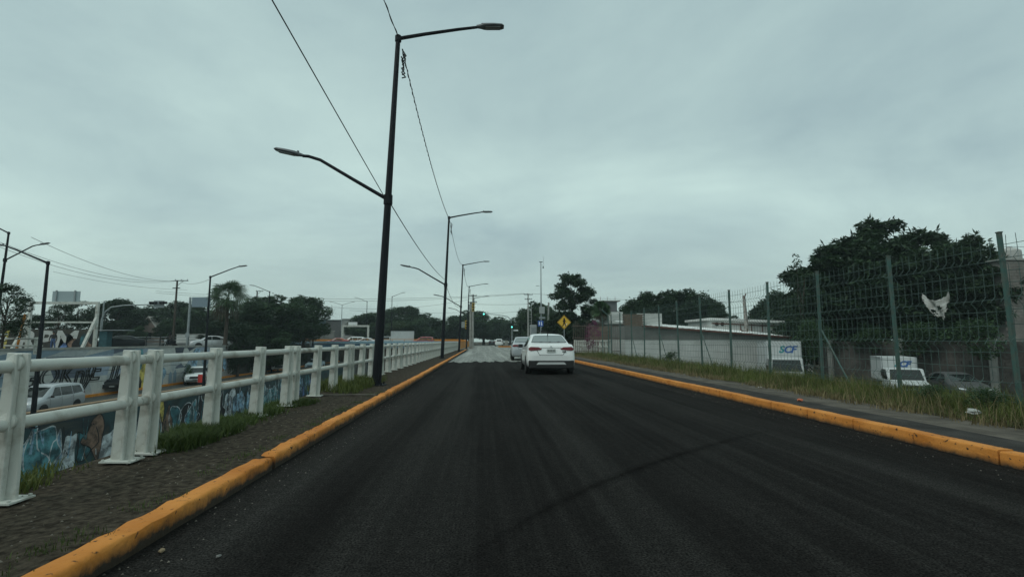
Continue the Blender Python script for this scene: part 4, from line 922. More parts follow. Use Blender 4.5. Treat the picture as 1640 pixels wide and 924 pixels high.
# peeling post / stump
st_ = thing('peeling_pole', 'whitish peeling dead trunk rising above the warehouse roof', 'dead trunk', (at(1193, 520, 46).x, 46, GZ))
zt_ = atz(1193, 473, 46)
MB().tube([(0, 0, 0), (.05, 0, 2.5), (.02, 0, 3.6), (.15, 0, 4.6), (.02, 0, zt_ - GZ)], [.28, .25, .22, .18, .13], 9).build('trunk', mat('peeling_bark', (.42, .42, .40), .9, col2=(.12, .08, .06), vscale=4), st_, smooth=40)
MB().tube([(.02, 0, zt_ - GZ - .3), (.25, 0, zt_ - GZ + .15)], [.08, .05], 6).build('stub', M_rust, st_)
MB().tube([(0, 0, 4.0), (-.5, 0, 4.3)], [.1, .05], 6).build('stub', M_rust, st_)

# block wall along the far side of the yard
bw = thing('block_wall', 'long weathered block wall behind the parked trucks on the right', 'wall', (29, 26, GZ))
M_blk = mat('weathered_block', (.035, .034, .03), .95, col2=(.12, .11, .10), vscale=.8, bump=.4, bscale=10, ramp=(.35, .7))
blk = MB(); rgb = random.Random(2); a0, a1 = Vector((26.5, 38.5, 0)), Vector((33.5, 17.0, 0)); Lw = (a1 - a0).length; dw = (a1 - a0).normalized(); ang = math.atan2(dw.y, dw.x)
for r_ in range(16):
    for c_ in range(int(Lw / .42)):
        p = a0 + dw * (.21 + c_ * .42 + (.21 if r_ % 2 else 0)); blk.box((p.x + rgb.uniform(-.012, .012), p.y, GZ + .1 + r_ * .2), (.405, .2 + rgb.uniform(0, .02), .188), ang)
o = blk.build('block', M_blk, bw, world=True); o['kind'] = 'stuff'
c_ = (a0 + a1) / 2; MB().box((c_.x, c_.y, GZ + 1.58), (Lw, .16, 3.16), ang).build('wall_core', mat('dark_mortar', (.07, .065, .06), .95), bw, world=True)
for k in range(5):
    p = a0 + dw * (1 + k * 5); MB().box((p.x - .1, p.y - .1, GZ + 1.7), (.34, .34, 3.4), ang).build('pillar', M_conc, bw, world=True)
# block house above the wall at the right edge
hY = 34; ha = atx(1618, hY); hz_ = atz(1596, 417, hY)
bh = thing('block_house', 'grey block house with a water tank at the right edge', 'house', (ha + 4, hY + .9, GZ))
hb = MB(); nrow = int((hz_ - GZ) / .22)
for r_ in range(nrow):
    for c_ in range(20): hb.box((ha + .21 + c_ * .42 + (.1 if r_ % 2 else -.1), hY + rgb.uniform(0, .012), GZ + .11 + .22 * r_), (.405, .2, .205))
o = hb.build('block', mat('pale_block', (.16, .145, .13), .95, col2=(.26, .24, .22), vscale=1.2), bh, world=True); o['kind'] = 'stuff'
MB().box((ha + 4.3, hY + .55, (GZ + hz_) / 2), (8.4, .9, hz_ - GZ)).build('house_core', M_rgrey, bh, world=True)
MB().box((ha + 4.2, hY + .45, hz_ + .06), (8.6, 1.3, .12)).build('roof_slab', M_conc, bh, world=True)
wt_ = thing('water_tank', 'white cylindrical water tank on the block house roof', 'water tank', (atx(1632, hY + 1), hY + 1, hz_ + .12))
MB().lathe([(.62, 0), (.66, .1), (.66, .55), (.64, .75), (.4, .95), (.18, 1.0), (.18, 1.06)], 18).build('tank', mat('tank_white', (.40, .40, .38), .6), wt_, smooth=40)
rl = thing('roof_rail', 'thin steel railing on the block house roof', 'railing', (ha + .2, hY, hz_ + .12))
for k in range(8): MB().tube([(k * .55, 0, 0), (k * .55, 0, .9)], .018, 5).build('baluster', M_galv, rl)
MB().tube([(0, 0, .9), (3.9, 0, .9)], .02, 5).build('top_rail', M_galv, rl)

# parked trucks and car in the yard
t1 = at(1284, 590, 33.0); box_truck('larger white box truck facing the road behind the fence', (t1.x, 35.6, GZ), R(157), 4.6, 2.2, 1.95, 1.25, (2.0, 1.62, 1.25), 'parked trucks in the yard')
t2 = at(1470, 600, 27.0); box_truck('smaller white box truck with a bonnet parked before the block wall', (t2.x, 28.6, GZ), R(152), 2.6, 1.65, 1.35, .95, (1.7, 1.25, 2.25), 'parked trucks in the yard', cabover=False)
make_car('dusty grey car parked beside the block wall in the yard', 'car', (at(1555, 610, 26.0).x, 27.0, GZ), R(160), 'sedan', mat('dusty_paint', (.06, .062, .062), .6), group='cars in the yard')

# ================================================================== TREES
LF_dark = leaf_mat('leaf_dark', (.012, .030, .014), (.036, .070, .028))
LF_mid = leaf_mat('leaf_mid', (.020, .048, .020), (.052, .10, .036))
LF_light = leaf_mat('leaf_light', (.035, .065, .022), (.075, .115, .04))
LF_ivy = leaf_mat('leaf_ivy', (.012, .028, .013), (.035, .06, .025))
def leaves(clumps, per, size, rng, flat=.35, aspect=2.2, star=0):
    """rhombic leaves through the outer part of every clump"""
    C = []; 
    for c in clumps:
        n = max(8, int(per * (c[3] * c[4] + c[3] * c[5] + c[4] * c[5])))
        d = rng.normal(size=(n, 3)); d /= np.linalg.norm(d, axis=1)[:, None]
        rad = rng.uniform(.45, 1.0, n) ** .6 * np.where(rng.random(n) < .16, rng.uniform(1.05, 1.4, n), 1.0)
        C.append(np.array(c[:3]) + d * rad[:, None] * np.array(c[3:6]) * (1 + rng.normal(0, .07, n))[:, None])
    P = np.concatenate(C)
    if star: P = np.repeat(P, star, axis=0); P = P + 0.0
    n = len(P)
    t = rng.normal(size=(n, 3)); t[:, 2] *= flat; t[:, 2] -= .15; t /= np.linalg.norm(t, axis=1)[:, None]
    u = rng.normal(size=(n, 3)) * .55 + np.array([0, 0, 1.0]); s = np.cross(t, u); s /= np.linalg.norm(s, axis=1)[:, None]
    L = size * rng.uniform(.65, 1.35, n)[:, None]; W = L / aspect
    if star: A = P; Mi = P + t * L * .55; B = P + t * L * 1.1
    else: A = P - t * L * .5; Mi = P; B = P + t * L * .5
    V = np.empty((n * 4, 3)); V[0::4] = A; V[1::4] = Mi + s * W * .5; V[2::4] = B; V[3::4] = Mi - s * W * .5
    return V, np.arange(n * 4).reshape(n, 4)
def crown_clumps(rg, R_, H0, H1, n, rmin, rmax, shape='round', flatz=.7):
    out = []; k = 0
    while len(out) < n and k < n * 40:
        k += 1; a = rg.uniform(0, 2 * math.pi); v = rg.random(); z = H0 + (H1 - H0) * v
        w = math.sin(math.pi * min(.97, max(.06, v * .86 + .12))) ** .65 if shape in ('round', 'tier') else ((1 - v) ** .8 * 1.05 if shape == 'cone' else 1.0)
        q = R_ * w * math.sqrt(rg.uniform(.12, 1)); r = rg.uniform(rmin, rmax)
        c = (q * math.cos(a), q * math.sin(a), z, r, r, r * flatz)
        if shape == 'tier' and any((c[0] - o[0]) ** 2 + (c[1] - o[1]) ** 2 + (1.3 * (c[2] - o[2])) ** 2 < (.62 * (r + o[3])) ** 2 for o in out): continue
        out.append(c)
    return out
def trunk_mesh(rg, H, clumps, r0, limbs=9, lean=.3):
    mb = MB(); tx, ty = rg.uniform(-lean, lean), rg.uniform(-lean, lean)
    spine = lambda t: Vector((tx * t * t * 2, ty * t * t * 2, H * .82 * t))
    mb.tube([spine(t) for t in (0, .12, .35, .6, .8, 1)], [r0 * 1.35, r0, r0 * .8, r0 * .55, r0 * .35, r0 * .12], 8)
    for c in rg.sample(clumps, min(limbs, len(clumps))):
        e = Vector(c[:3]); t = max(.22, min(.8, (e.z / H) - .22)); a = spine(t); m_ = a.lerp(e, .5) + Vector((rg.uniform(-.2, .2), rg.uniform(-.2, .2), -.25))
        mb.tube([a, m_, e], [r0 * .42, r0 * .25, r0 * .06], 6)
    return mb.mesh('trunk', M_bark, smooth=50)
PROTO = {}
def proto(kind):
    if kind in PROTO: return PROTO[kind]
    rg = random.Random(sum(map(ord, kind))); rng = np.random.default_rng(sum(map(ord, kind)))
    k0 = kind.split('_')[0]
    if k0 == 'dense': cl = crown_clumps(rg, 3.3, 2.2, 8.3, 74, .42, 1.3); V, F = leaves(cl, 185, .33, rng); H, r0, m_ = 9, .22, LF_dark
    elif k0 == 'mid': cl = crown_clumps(rg, 3.5, 2.0, 8.3, 74, .42, 1.35); V, F = leaves(cl, 185, .34, rng); H, r0, m_ = 9, .22, LF_mid
    elif k0 == 'light': cl = crown_clumps(rg, 3.3, 2.2, 8.2, 60, .42, 1.25); V, F = leaves(cl, 150, .33, rng); H, r0, m_ = 9, .2, LF_light
    elif k0 == 'tier': cl = crown_clumps(rg, 3.3, 2.6, 8.6, 66, .5, 1.1, 'tier', .55); V, F = leaves(cl, 95, .36, rng, star=5, aspect=3.0); H, r0, m_ = 9, .2, LF_dark
    elif k0 == 'open': cl = crown_clumps(rg, 3.4, 3.4, 8.6, 40, .55, 1.0, 'tier', .5) + crown_clumps(rg, 2.4, 1.2, 3.4, 16, .6, 1.0); V, F = leaves(cl, 85, .34, rng, star=4, aspect=2.8); H, r0, m_ = 9, .2, LF_dark
    elif k0 == 'loose': cl = crown_clumps(rg, 3.0, 2.4, 8.0, 60, .35, .85); V, F = leaves(cl, 130, .26, rng); H, r0, m_ = 9, .15, LF_dark
    elif k0 == 'cypress': cl = [(rg.uniform(-.2, .2), rg.uniform(-.2, .2), z, .75 * (1 - (z / 9.5) ** 2) + .15, .75 * (1 - (z / 9.5) ** 2) + .15, .7) for z in np.arange(.6, 9, .45)]; V, F = leaves(cl, 120, .22, rng); H, r0, m_ = 9, .16, LF_dark
    elif k0 == 'bush': cl = crown_clumps(rg, 1.6, .4, 2.4, 20, .45, .8); V, F = leaves(cl, 130, .2, rng); H, r0, m_ = 2.4, .08, LF_mid
    elif k0 == 'ivy': cl = [(rg.uniform(-.25, .25), rg.uniform(-3, 3), rg.uniform(-2.9, .3), .35, rg.uniform(.4, .9), rg.uniform(.3, .7)) for _ in range(34)]; V, F = leaves(cl, 110, .2, rng, flat=1.2); H, r0, m_ = 1, .02, LF_ivy
    elif k0 == 'bougain':
        cl = crown_clumps(rg, 1.8, .8, 3.3, 26, .4, .75); V, F = leaves(cl, 120, .2, rng); H, r0, m_ = 3, .07, leaf_mat('leaf_magenta', (.10, .02, .06), (.24, .05, .14))
    crown = np_mesh('crown', V, F, m_); tr = trunk_mesh(rg, H, cl, r0, limbs={'tier': 16, 'open': 20, 'loose': 22}.get(k0, 8))
    PROTO[kind] = (crown, tr); return PROTO[kind]
def tree(kind, label, x, y, z, h, w, rz=None, name='tree', cat='tree', group='trees', base=9.0, basew=None):
    c, tr = proto(kind); t = thing(name, label, cat, (x, y, z), random.uniform(0, 6.28) if rz is None else rz, group)
    bw_ = basew or 7.6; s = (w / bw_, w / bw_, h / base); t.scale = s
    part('trunk', tr, t); part('crown', c, t); return t
def ptree(kind, label, px, py_top, Y, wpx, z=0.0, **k):
    """place by measured outline: top at (px, py_top), crown wpx wide, standing Y metres ahead on ground z"""
    p = at(px, py_top, Y); return tree(kind, label, p.x, Y, z, (p.z - z) * 1.02, wpx * Y / FPX, **k)

# right side
ptree('tier_a', 'large spreading dark tree above the fence at the right, tallest crown', 1405, 354, 40, 190, GZ)
ptree('tier_b', 'left crown of the large dark trees, over the smaller box truck', 1338, 390, 39, 190, GZ)
ptree('tier_b', 'crown of the large dark trees just left of the torn plastic sheet', 1478, 367, 39, 160, GZ, rz=2.5)
ptree('tier_a', 'rightmost crown of the large dark trees, reaching towards the block house', 1552, 380, 37, 140, GZ, rz=2.0)
ptree('dense_a', 'dark lower tree filling the gap under the large right crowns', 1440, 440, 41, 210, GZ)
ptree('dense_b', 'dark low tree behind the smaller box truck', 1325, 455, 42, 170, GZ)
ptree('dense_c', 'dark low tree behind the torn plastic sheet', 1535, 455, 39, 150, GZ)
for k, (px, py_, Y, w, lab) in enumerate(((1330, 515, 37.5, 70, 'hanging leafy growth over the left end of the block wall'), (1395, 528, 34.5, 70, 'hanging leafy growth over the block wall above the smaller truck'), (1470, 520, 31.0, 90, 'hanging leafy growth over the block wall under the plastic sheet'), (1560, 515, 27.5, 90, 'hanging leafy growth over the right part of the block wall'))):
    ptree('bush_a', lab, px, py_, Y, w, .1, base=2.6, basew=4.0, name='bush', cat='bush', group='bushes')
ptree('cypress_a', 'narrow dark columnar tree left of the large right trees', 1276, 415, 36, 42, GZ, basew=2.0)
ptree('dense_b', 'dark round tree behind the white shed, left of the columnar tree', 1240, 468, 56, 92, GZ)
ptree('dense_c', 'dark tree peeking over the shed roof right of the dead trunk', 1215, 492, 58, 60, GZ)
ptree('bush_a', 'dark bush on the warehouse roof edge beside the larger box truck', 1300, 515, 34, 62, -.4, base=2.6, basew=4.0, name='bush', cat='bush', group='bushes')
ptree('dense_a', 'tallest dark tree behind the warehouse', 1085, 459, 62, 104, -1.5, rz=1.0)
ptree('dense_c', 'dark tree behind the warehouse, left of the tallest', 1040, 470, 62, 84, -1.5)
ptree('dense_b', 'dark small tree behind the bare brick corner of the warehouse', 1014, 480, 60, 64, -1)
ptree('dense_b', 'dark tree behind the warehouse roof, right of the tallest', 1120, 470, 60, 84, -1.5, rz=4)
ptree('dense_c', 'low dark tree beside the peeling dead trunk', 1150, 486, 58, 64, -1.5)
# centre right
ptree('open_a', 'tall tiered dark tree standing behind the yellow pedestrian sign', 914, 437, 62, 84, 0)
ptree('dense_c', 'dense dark tree at the foot of the tall tiered tree', 902, 500, 66, 80, 0)
ptree('dense_a', 'dense low tree right of the blue sign', 940, 510, 58, 60, 0)
ptree('mid_a', 'green tree behind the lattice utility pole', 858, 482, 98, 60, 0)
ptree('mid_b', 'green tree between the lattice utility pole and camera mast', 880, 492, 100, 52, 0)
ptree('mid_b', 'smaller green tree left of the lattice utility pole', 838, 503, 115, 44, 0)
# far centre along the road
for k, (px, py_, Y, w, kd, lab) in enumerate(((752, 497, 140, 76, 'mid_a', 'far green tree just right of the yellow signals'), (775, 499, 150, 76, 'mid_b', 'far green tree under the mast arm light'), (798, 510, 170, 70, 'mid_a', 'far green tree over the small white car'), (817, 520, 190, 56, 'mid_b', 'far green tree at the signal pole'), (728, 507, 150, 76, 'mid_b', 'far green tree between the second and third lamps'), (700, 514, 150, 76, 'mid_a', 'far green tree left of the second lamp'))):
    ptree(kd, lab, px, py_, Y, w, 0)
# wooded mound left of the road
for px, py_, Y, w, kd, lab in ((592, 500, 125, 70, 'mid_a', 'left tree of the wooded mound behind the overpass'), (622, 496, 128, 64, 'mid_b', 'tree of the wooded mound left of the mound top'), (650, 490, 130, 72, 'mid_c', 'highest tree of the wooded mound'), (680, 501, 130, 60, 'mid_a', 'right tree of the wooded mound'), (640, 514, 118, 56, 'light_a', 'lighter green tree at the front of the wooded mound'), (665, 512, 120, 60, 'mid_b', 'front tree of the wooded mound above the box truck'), (612, 518, 120, 60, 'mid_c', 'dark front tree of the wooded mound beside the first lamp')):
    ptree(kd, lab, px, py_, Y, w, 0)
# trees above the sunken road
ptree('mid_a', 'big dark tree right of the palm above the sunken road', 436, 472, 74, 112, -1.0)
ptree('mid_c', 'dark tree left of the sign board pole above the sunken road', 489, 474, 82, 80, -.5)
ptree('dense_c', 'dark tree between palm and the big dark tree', 400, 485, 68, 84, -1.0)
ptree('mid_b', 'lower green tree hanging over the sunken road wall', 428, 520, 68, 80, -3.0)
ptree('dense_b', 'low dark tree over the end of the sunken road wall', 385, 520, 62, 60, -3.0)
ptree('dense_c', 'low dark tree by the left end of the blue girder', 448, 530, 74, 40, -3.0)
for k in range(5):
    c, tr = proto('ivy_a'); t = thing('ivy', 'mass of dark ivy hanging on the retaining wall, %s from the mural' % ('first', 'second', 'third', 'fourth', 'fifth')[k], 'ivy', (XF + .25, 63.5 + 6.0 * k, .5), math.pi if k % 2 else 0, 'ivy on the retaining wall'); part('crown', c, t); part('stem', tr, t)
# far left street
ptree('loose_a', 'leafy tree at the far left edge in front of the lamp', 14, 448, 33, 95, .3)
ptree('loose_b', 'thin open tree seen through the white gantry frame, right side', 130, 475, 62, 70, .3)
ptree('loose_a', 'leafy tree seen through the white gantry frame, left side', 98, 483, 60, 66, .3, rz=1)
ptree('dense_c', 'dark tree behind the signal mast at the left', 186, 480, 84, 92, .3)
ptree('dense_a', 'dark tree right of the signal mast', 224, 492, 92, 84, .3)
ptree('dense_b', 'dark tree behind the gabled house', 258, 490, 105, 88, .3)
ptree('dense_c', 'dark tree behind the utility pole at the left', 292, 484, 100, 84, .3)
ptree('mid_a', 'green tree behind the sign board left of the palm', 322, 488, 98, 76, .3)
ptree('mid_b', 'yellowish low tree in front of the gabled house', 222, 522, 78, 26, .3)
ptree('mid_c', 'dark green low tree right of the gabled house', 275, 510, 88, 44, .3)
ptree('dense_b', 'dark tree behind the mural wall between gantry legs', 60, 505, 66, 80, .3)
ptree('dense_a', 'low dark tree under the palm', 352, 512, 70, 66, .3)
ptree('bush_a', 'small bush at the foot of the mural wall', 302, 585, 50.5, 16, -3.0, base=2.6, basew=4.0, name='bush', cat='bush', group='bushes')
ptree('bush_a', 'bushy growth over the girder end of the sunken road', 462, 556, 80, 30, -3.0, base=2.6, basew=4.0, name='bush', cat='bush', group='bushes')
ptree('bougain_a', 'magenta flowering bougainvillea behind the rod fence', 950, 512, 44, 34, -.1, base=3.7, basew=4.6, name='bougainvillea', cat='shrub', group='shrubs')

# palms
def fan_palm(label, x, y, z, H, R_, seed, group='palms'):
    rg = random.Random(seed); rng = np.random.default_rng(seed); t = thing('palm_tree', label, 'palm', (x, y, z), 0, group)
    MB().tube([(0, 0, 0), (.05, 0, H * .4), (0, .04, H * .82)], [.24, .19, .17], 9).build('trunk', M_bark, t, smooth=50)
    V, F = [], []
    M_ = [LF_mid, leaf_mat('leaf_dry', (.05, .04, .025), (.10, .08, .05))]; mi = []
    for k in range(64):
        a = rg.uniform(0, 6.28); el = rg.uniform(-1.15, 1.3); dry = el < -.75; st = Vector((math.cos(a) * math.cos(el), math.sin(a) * math.cos(el), math.sin(el))); c = Vector((0, 0, H * .82)) + st * R_ * rg.uniform(.35, .55)
        V0 = len(V); b = Vector((0, 0, H * .82)); sd_ = st.cross(Vector((0, 0, 1))).normalized() * .02; V += [b - sd_, b + sd_, c + sd_, c - sd_]; F.append((V0, V0 + 1, V0 + 2, V0 + 3)); mi.append(0)
        side = st.cross(Vector((0, 0, 1))).normalized(); up = side.cross(st).normalized(); rl_ = rg.uniform(-1.1, 1.1); side, up = side * math.cos(rl_) + up * math.sin(rl_), up * math.cos(rl_) - side * math.sin(rl_)
        for q in range(15):
            th = (q / 14 - .5) * 3.6; d = (st * math.cos(th) + side * math.sin(th)).normalized(); L = R_ * .55 * (1 - .25 * abs(th) / 1.8) * rg.uniform(.85, 1.1); w = (side * math.cos(th) - st * math.sin(th)) * .05; tip = c + d * L + Vector((0, 0, -.3 * L * (1 + .6 * dry)))
            m__ = c + d * L * .55 + up * .03; V0 = len(V); V += [c, m__ + w, tip, m__ - w]; F.append((V0, V0 + 1, V0 + 2, V0 + 3)); mi.append(1 if dry else 0)
    part('crown', np_mesh('crown', np.array([tuple(v) for v in V]), np.array(F), M_, mi), t)
    return t
p = at(366, 455, 60); fan_palm('fan palm with shaggy crown left of the dark trees', p.x, 60, .3, (p.z - .3) * .96, 2.7, 3)
p = at(963, 478, 52); fan_palm('small pale palm beside the bougainvillea', p.x, 52, 0, p.z * .95, 1.3, 8)

# ================================================================== GRASS AND WEEDS
def blades(P, hmin, hmax, rng, w=.008, bend=.5):
    n = len(P); a = rng.uniform(0, 6.28, n); h = rng.uniform(hmin, hmax, n) if np.isscalar(hmin) else hmin * rng.uniform(.6, 1.25, n); b = rng.uniform(.1, bend, n) * h
    d = np.stack([np.cos(a), np.sin(a), np.zeros(n)], 1); s = np.stack([-np.sin(a), np.cos(a), np.zeros(n)], 1) * (w * rng.uniform(.6, 1.4, n))[:, None]
    up = np.array([0, 0, 1.0])
    m_ = P + d * (b * .3)[:, None] + up * (h * .6)[:, None]; tip = P + d * b[:, None] + up * (h * .98)[:, None]
    V = np.empty((n * 5, 3)); V[0::5] = P - s; V[1::5] = P + s; V[2::5] = m_ + s * .7; V[3::5] = tip; V[4::5] = m_ - s * .7
    F = (np.arange(n)[:, None, None] * 5 + np.array([(0, 1, 2), (0, 2, 4), (4, 2, 3)])[None]).reshape(-1, 3)
    return V, F
def clumpy(n, x0, x1, y0, y1, nc, sd, rng, zf):
    cx, cy = rng.uniform(x0, x1, nc), rng.uniform(y0, y1, nc); k = rng.integers(0, nc, n)
    x = cx[k] + rng.normal(0, sd, n); y = cy[k] + rng.normal(0, sd, n); ok = (x > x0 - .1) & (x < x1 + .1)
    x, y = x[ok], y[ok]; return np.stack([x, y, zf(x)], 1), k[ok]
G_weed = leaf_mat('weed_green', (.045, .066, .014), (.145, .165, .045), .7); G_dry = leaf_mat('weed_dry', (.11, .085, .04), (.26, .21, .11), .8); G_grass = leaf_mat('grass_green', (.026, .048, .010), (.085, .12, .028), .6)
vz = lambda x: .085 - .03 * (x - 6.65)
rng = np.random.default_rng(21)
def stuff(name, V, F, m_, label): o = bpy.data.objects.new(name, np_mesh(name, V, F, m_)); COL.objects.link(o); return tag(o, label, None, None, 'stuff')
P1, k1 = clumpy(70000, 6.85, 9.4, 2.6, 16, 1500, .14, rng, vz); hh = (.04 + .24 * rng.random(1500) ** 1.8)[k1] * (.5 + rng.random(len(k1))); hh = hh * np.clip((P1[:, 0] - 6.5) / 1.3, .3, 1.15); V, F = blades(P1, hh, None, rng, .0042, .9); stuff('weeds', V, F, G_weed, 'tall green weeds growing along the foot of the right fence, near stretch')
P2, k2 = clumpy(50000, 6.8, 9.4, 16, 40, 1400, .2, rng, vz); hh = (.05 + .27 * rng.random(1400) ** 1.7)[k2] * (.5 + rng.random(len(k2))); hh = hh * np.clip((P2[:, 0] - 6.5) / 1.3, .3, 1.15); V, F = blades(P2, hh, None, rng, .008, .9); stuff('weeds', V, F, G_weed, 'tall green weeds growing along the foot of the right fence, far stretch')
P3, k3 = clumpy(13000, 6.75, 9.3, 2.6, 38, 700, .2, rng, vz); hh = (.05 + .34 * rng.random(700) ** 2)[k3] * (.5 + rng.random(len(k3))); V, F = blades(P3, hh, None, rng, .004, .9); stuff('dry_weeds', V, F, G_dry, 'dry straw coloured weed stalks along the right fence')
P3b, k3b = clumpy(5000, 6.45, 6.85, 2.2, 38, 200, .1, rng, lambda x: x * 0 + .09); V, F = blades(P3b, .05, .18, rng, .007, .9); stuff('dry_weeds', V, F, G_dry, 'short dry grass edging the right pavement')
# leafy plants among the weeds
for k, (px, Y, s_) in enumerate(((1075, 23.0, .27), (1485, 8.6, .16), (1570, 7.7, .17))):
    tree('bush_a', ('leafy green shrub in the weeds near the middle of the fence', 'low leafy weed clump in front of the smaller box truck', 'low leafy weed clump beside the white bag')[k], atx(px, Y), Y, .03, 2.4 * s_, 3.6 * s_, name='weed_shrub', cat='shrub', group='shrubs in the weeds', base=2.6, basew=4.0)
# left pavement grass
gx = lambda x: x * 0 + .1
Pa, ka = clumpy(9000, -3.5, -3.02, 5.3, 6.4, 22, .10, rng, gx); V, F = blades(Pa, .05, .17, rng, .004, 1.2); stuff('grass', V, F, G_grass, 'green grass tuft beside the doubled railing posts')
Pb, kb = clumpy(8000, -3.6, -3.05, 6.4, 9.4, 30, .11, rng, gx); V, F = blades(Pb, .03, .12, rng, .0045, 1.2); stuff('grass', V, F, G_grass, 'green grass along the railing foot further on')
Pc, kc = clumpy(5000, -3.8, -2.75, 10.8, 14.2, 40, .16, rng, gx); V, F = blades(Pc, .06, .26, rng, .006, .9); stuff('grass', V, F, G_weed, 'weedy grass behind the first lamp post')
Pd, kd_ = clumpy(1400, -2.3, -2.16, 2.0, 11, 40, .06, rng, lambda x: x * 0 + .12); V, F = blades(Pd, .01, .04, rng, .0025, .9); stuff('grass', V, F, G_grass, 'short grass sprouting behind the left kerb')
Pe, ke = clumpy(900, -3.7, -3.4, 3.2, 4.6, 8, .12, rng, gx); V, F = blades(Pe, .04, .12, rng, .005, .9); stuff('grass', V, F, G_weed, 'pale grass at the pavement edge by the nearest railing post')
# grit and leaf litter on the left pavement
V = []; F = []
n_ = 700; q = np.stack([rng.uniform(-3.5, -2.2, n_), 2 + 12 * rng.random(n_) ** 1.5, np.full(n_, .135)], 1); r_ = rng.uniform(.004, .013, n_)
base = np.array([(1, 0, 0), (-.5, .86, 0), (-.5, -.86, 0), (0, 0, .8)]); V = (q[:, None, :] + base[None] * r_[:, None, None]).reshape(-1, 3); F = np.array([(0, 1, 3), (1, 2, 3), (2, 0, 3)]); F = (np.arange(n_)[:, None, None] * 4 + F[None]).reshape(-1, 3)
stuff('gravel', V, F, leaf_mat('grit', (.02, .02, .018), (.22, .2, .17), .9), 'loose grit scattered on the left pavement')
n_ = 900; q = np.stack([np.concatenate([rng.uniform(-1.96, -1.6, n_ // 2), rng.uniform(4.5, 4.92, n_ - n_ // 2)]), 1.5 + 16 * rng.random(n_) ** 1.4, np.full(n_, .003)], 1); r_ = rng.uniform(.003, .010, n_)
V = (q[:, None, :] + base[None] * r_[:, None, None]).reshape(-1, 3); F = np.array([(0, 1, 3), (1, 2, 3), (2, 0, 3)]); F = (np.arange(n_)[:, None, None] * 4 + F[None]).reshape(-1, 3)
stuff('gravel', V, F, MATS['grit'], 'loose stone chips along the gutters')

# ================================================================== SIGNALS, SIGNS, POLES
M_yel = mat('signal_yellow', (.6, .40, .04), .6, var=.1); M_sign = mat('sign_yellow', (.72, .42, .03), .5); M_grn = mat('lit_green_lens', (.05, .6, .5), .4, emit=(.15, 1.0, .85), estr=3.0); M_loff = mat('dark_lens', (.03, .02, .02), .3)
M_bsign = mat('sign_blue', (.02, .10, .42), .5); M_wsign = mat('sign_white', (.7, .72, .72), .5)
def signal_head(parent, loc, m_, lit=None, horiz=False, s=1.0):
    mb = MB(); mb.box((0, 0, 0), (.32 * s, .22 * s, 1.0 * s)); h = mb.build('signal_head', m_, parent, bevel=.02); h.location = loc
    if horiz: h.rotation_euler = (0, R(90), 0)
    for k, z in enumerate((.32, 0, -.32)):
        l = MB().lathe([(.12 * s, -.13 * s), (.125 * s, -.10 * s)], 12, (0, 0, z * s), 'y').build('lens', M_grn if lit == k else M_loff, h)
        v = MB(); v.prism([(.15 * s * math.cos(a), z * s + .15 * s * math.sin(a)) for a in [math.pi * q / 8 for q in range(9)]] + [(.13 * s * math.cos(a), z * s + .13 * s * math.sin(a)) for a in [math.pi * q / 8 for q in range(8, -1, -1)]], -.30 * s, -.11 * s, 'y'); v.build('visor', m_, h)
    return h
YS = 96
b_ = at(820, 556, YS); sm = thing('traffic_signal', 'traffic signal mast with curved arm and lit green lights over the road', 'traffic light', (b_.x, YS, 0), 0, 'traffic signals')
def L(px, py): q = at(px, py, YS); return (q.x - b_.x, 0, q.z)
MB().tube([L(820, 556), L(820, 520), L(818, 512), L(813, 507), L(800, 504.5), L(776, 502)], [.1, .09, .085, .08, .07, .055], 8).build('mast', M_galv, sm, smooth=40)
signal_head(sm, (L(772, 503)[0], -.15, L(772, 503)[2]), M_black, 0, True, 1.05); signal_head(sm, (L(820, 521)[0] - .05, -.2, L(820, 521)[2]), M_black, 2, False, 1.0)
MB().box((L(826, 529)[0], 0, L(826, 529)[2]), (.9, .03, .25)).build('name_board', M_wsign, sm)
# grey utility pole with yellow signals at the left
Yp = 78; b0 = at(757, 558, Yp); up = thing('utility_pole', 'grey concrete utility pole with crossarms beside the left lamps', 'utility pole', (b0.x, Yp, .05))
zt = at(755, 472, Yp).z
MB().tube([(0, 0, 0), (0, 0, zt)], [.2, .13], 8).build('pole', M_conc, up)
MB().tube([(-.35, .1, 0), (-.35, .1, zt - 1.3)], [.2, .19], 8).build('riser_column', M_conc, up)
for zz_, w_ in ((zt - .2, 1.35), (zt - 1.25, 1.45)):
    MB().box((-.1, -.12, zz_), (w_, .1, .1)).build('crossarm', M_black, up)
    for k in range(4): MB().lathe([(.035, 0), (.05, .05), (.035, .12)], 8, (-.1 + w_ * (k / 3 - .5) * .9, -.12, zz_ + .05)).build('insulator', M_galv, up)
for (px, py_, lab) in ((758, 492, 'yellow signal head high on the grey utility pole'), (747, 520, 'yellow signal head low beside the grey utility pole')):
    q = at(px, py_, Yp - 1.5); t = thing('traffic_signal', lab, 'traffic light', (q.x, Yp - 1.5, q.z), 0, 'traffic signals'); signal_head(t, (0, 0, 0), M_yel, None, False, 1.25); MB().box((-.5, .2, 0), (.5, .06, .9)).build('back_plate', M_galv, t); MB().box((-.1, .3, 0), (.9, .07, .07)).build('bracket', M_black, t)
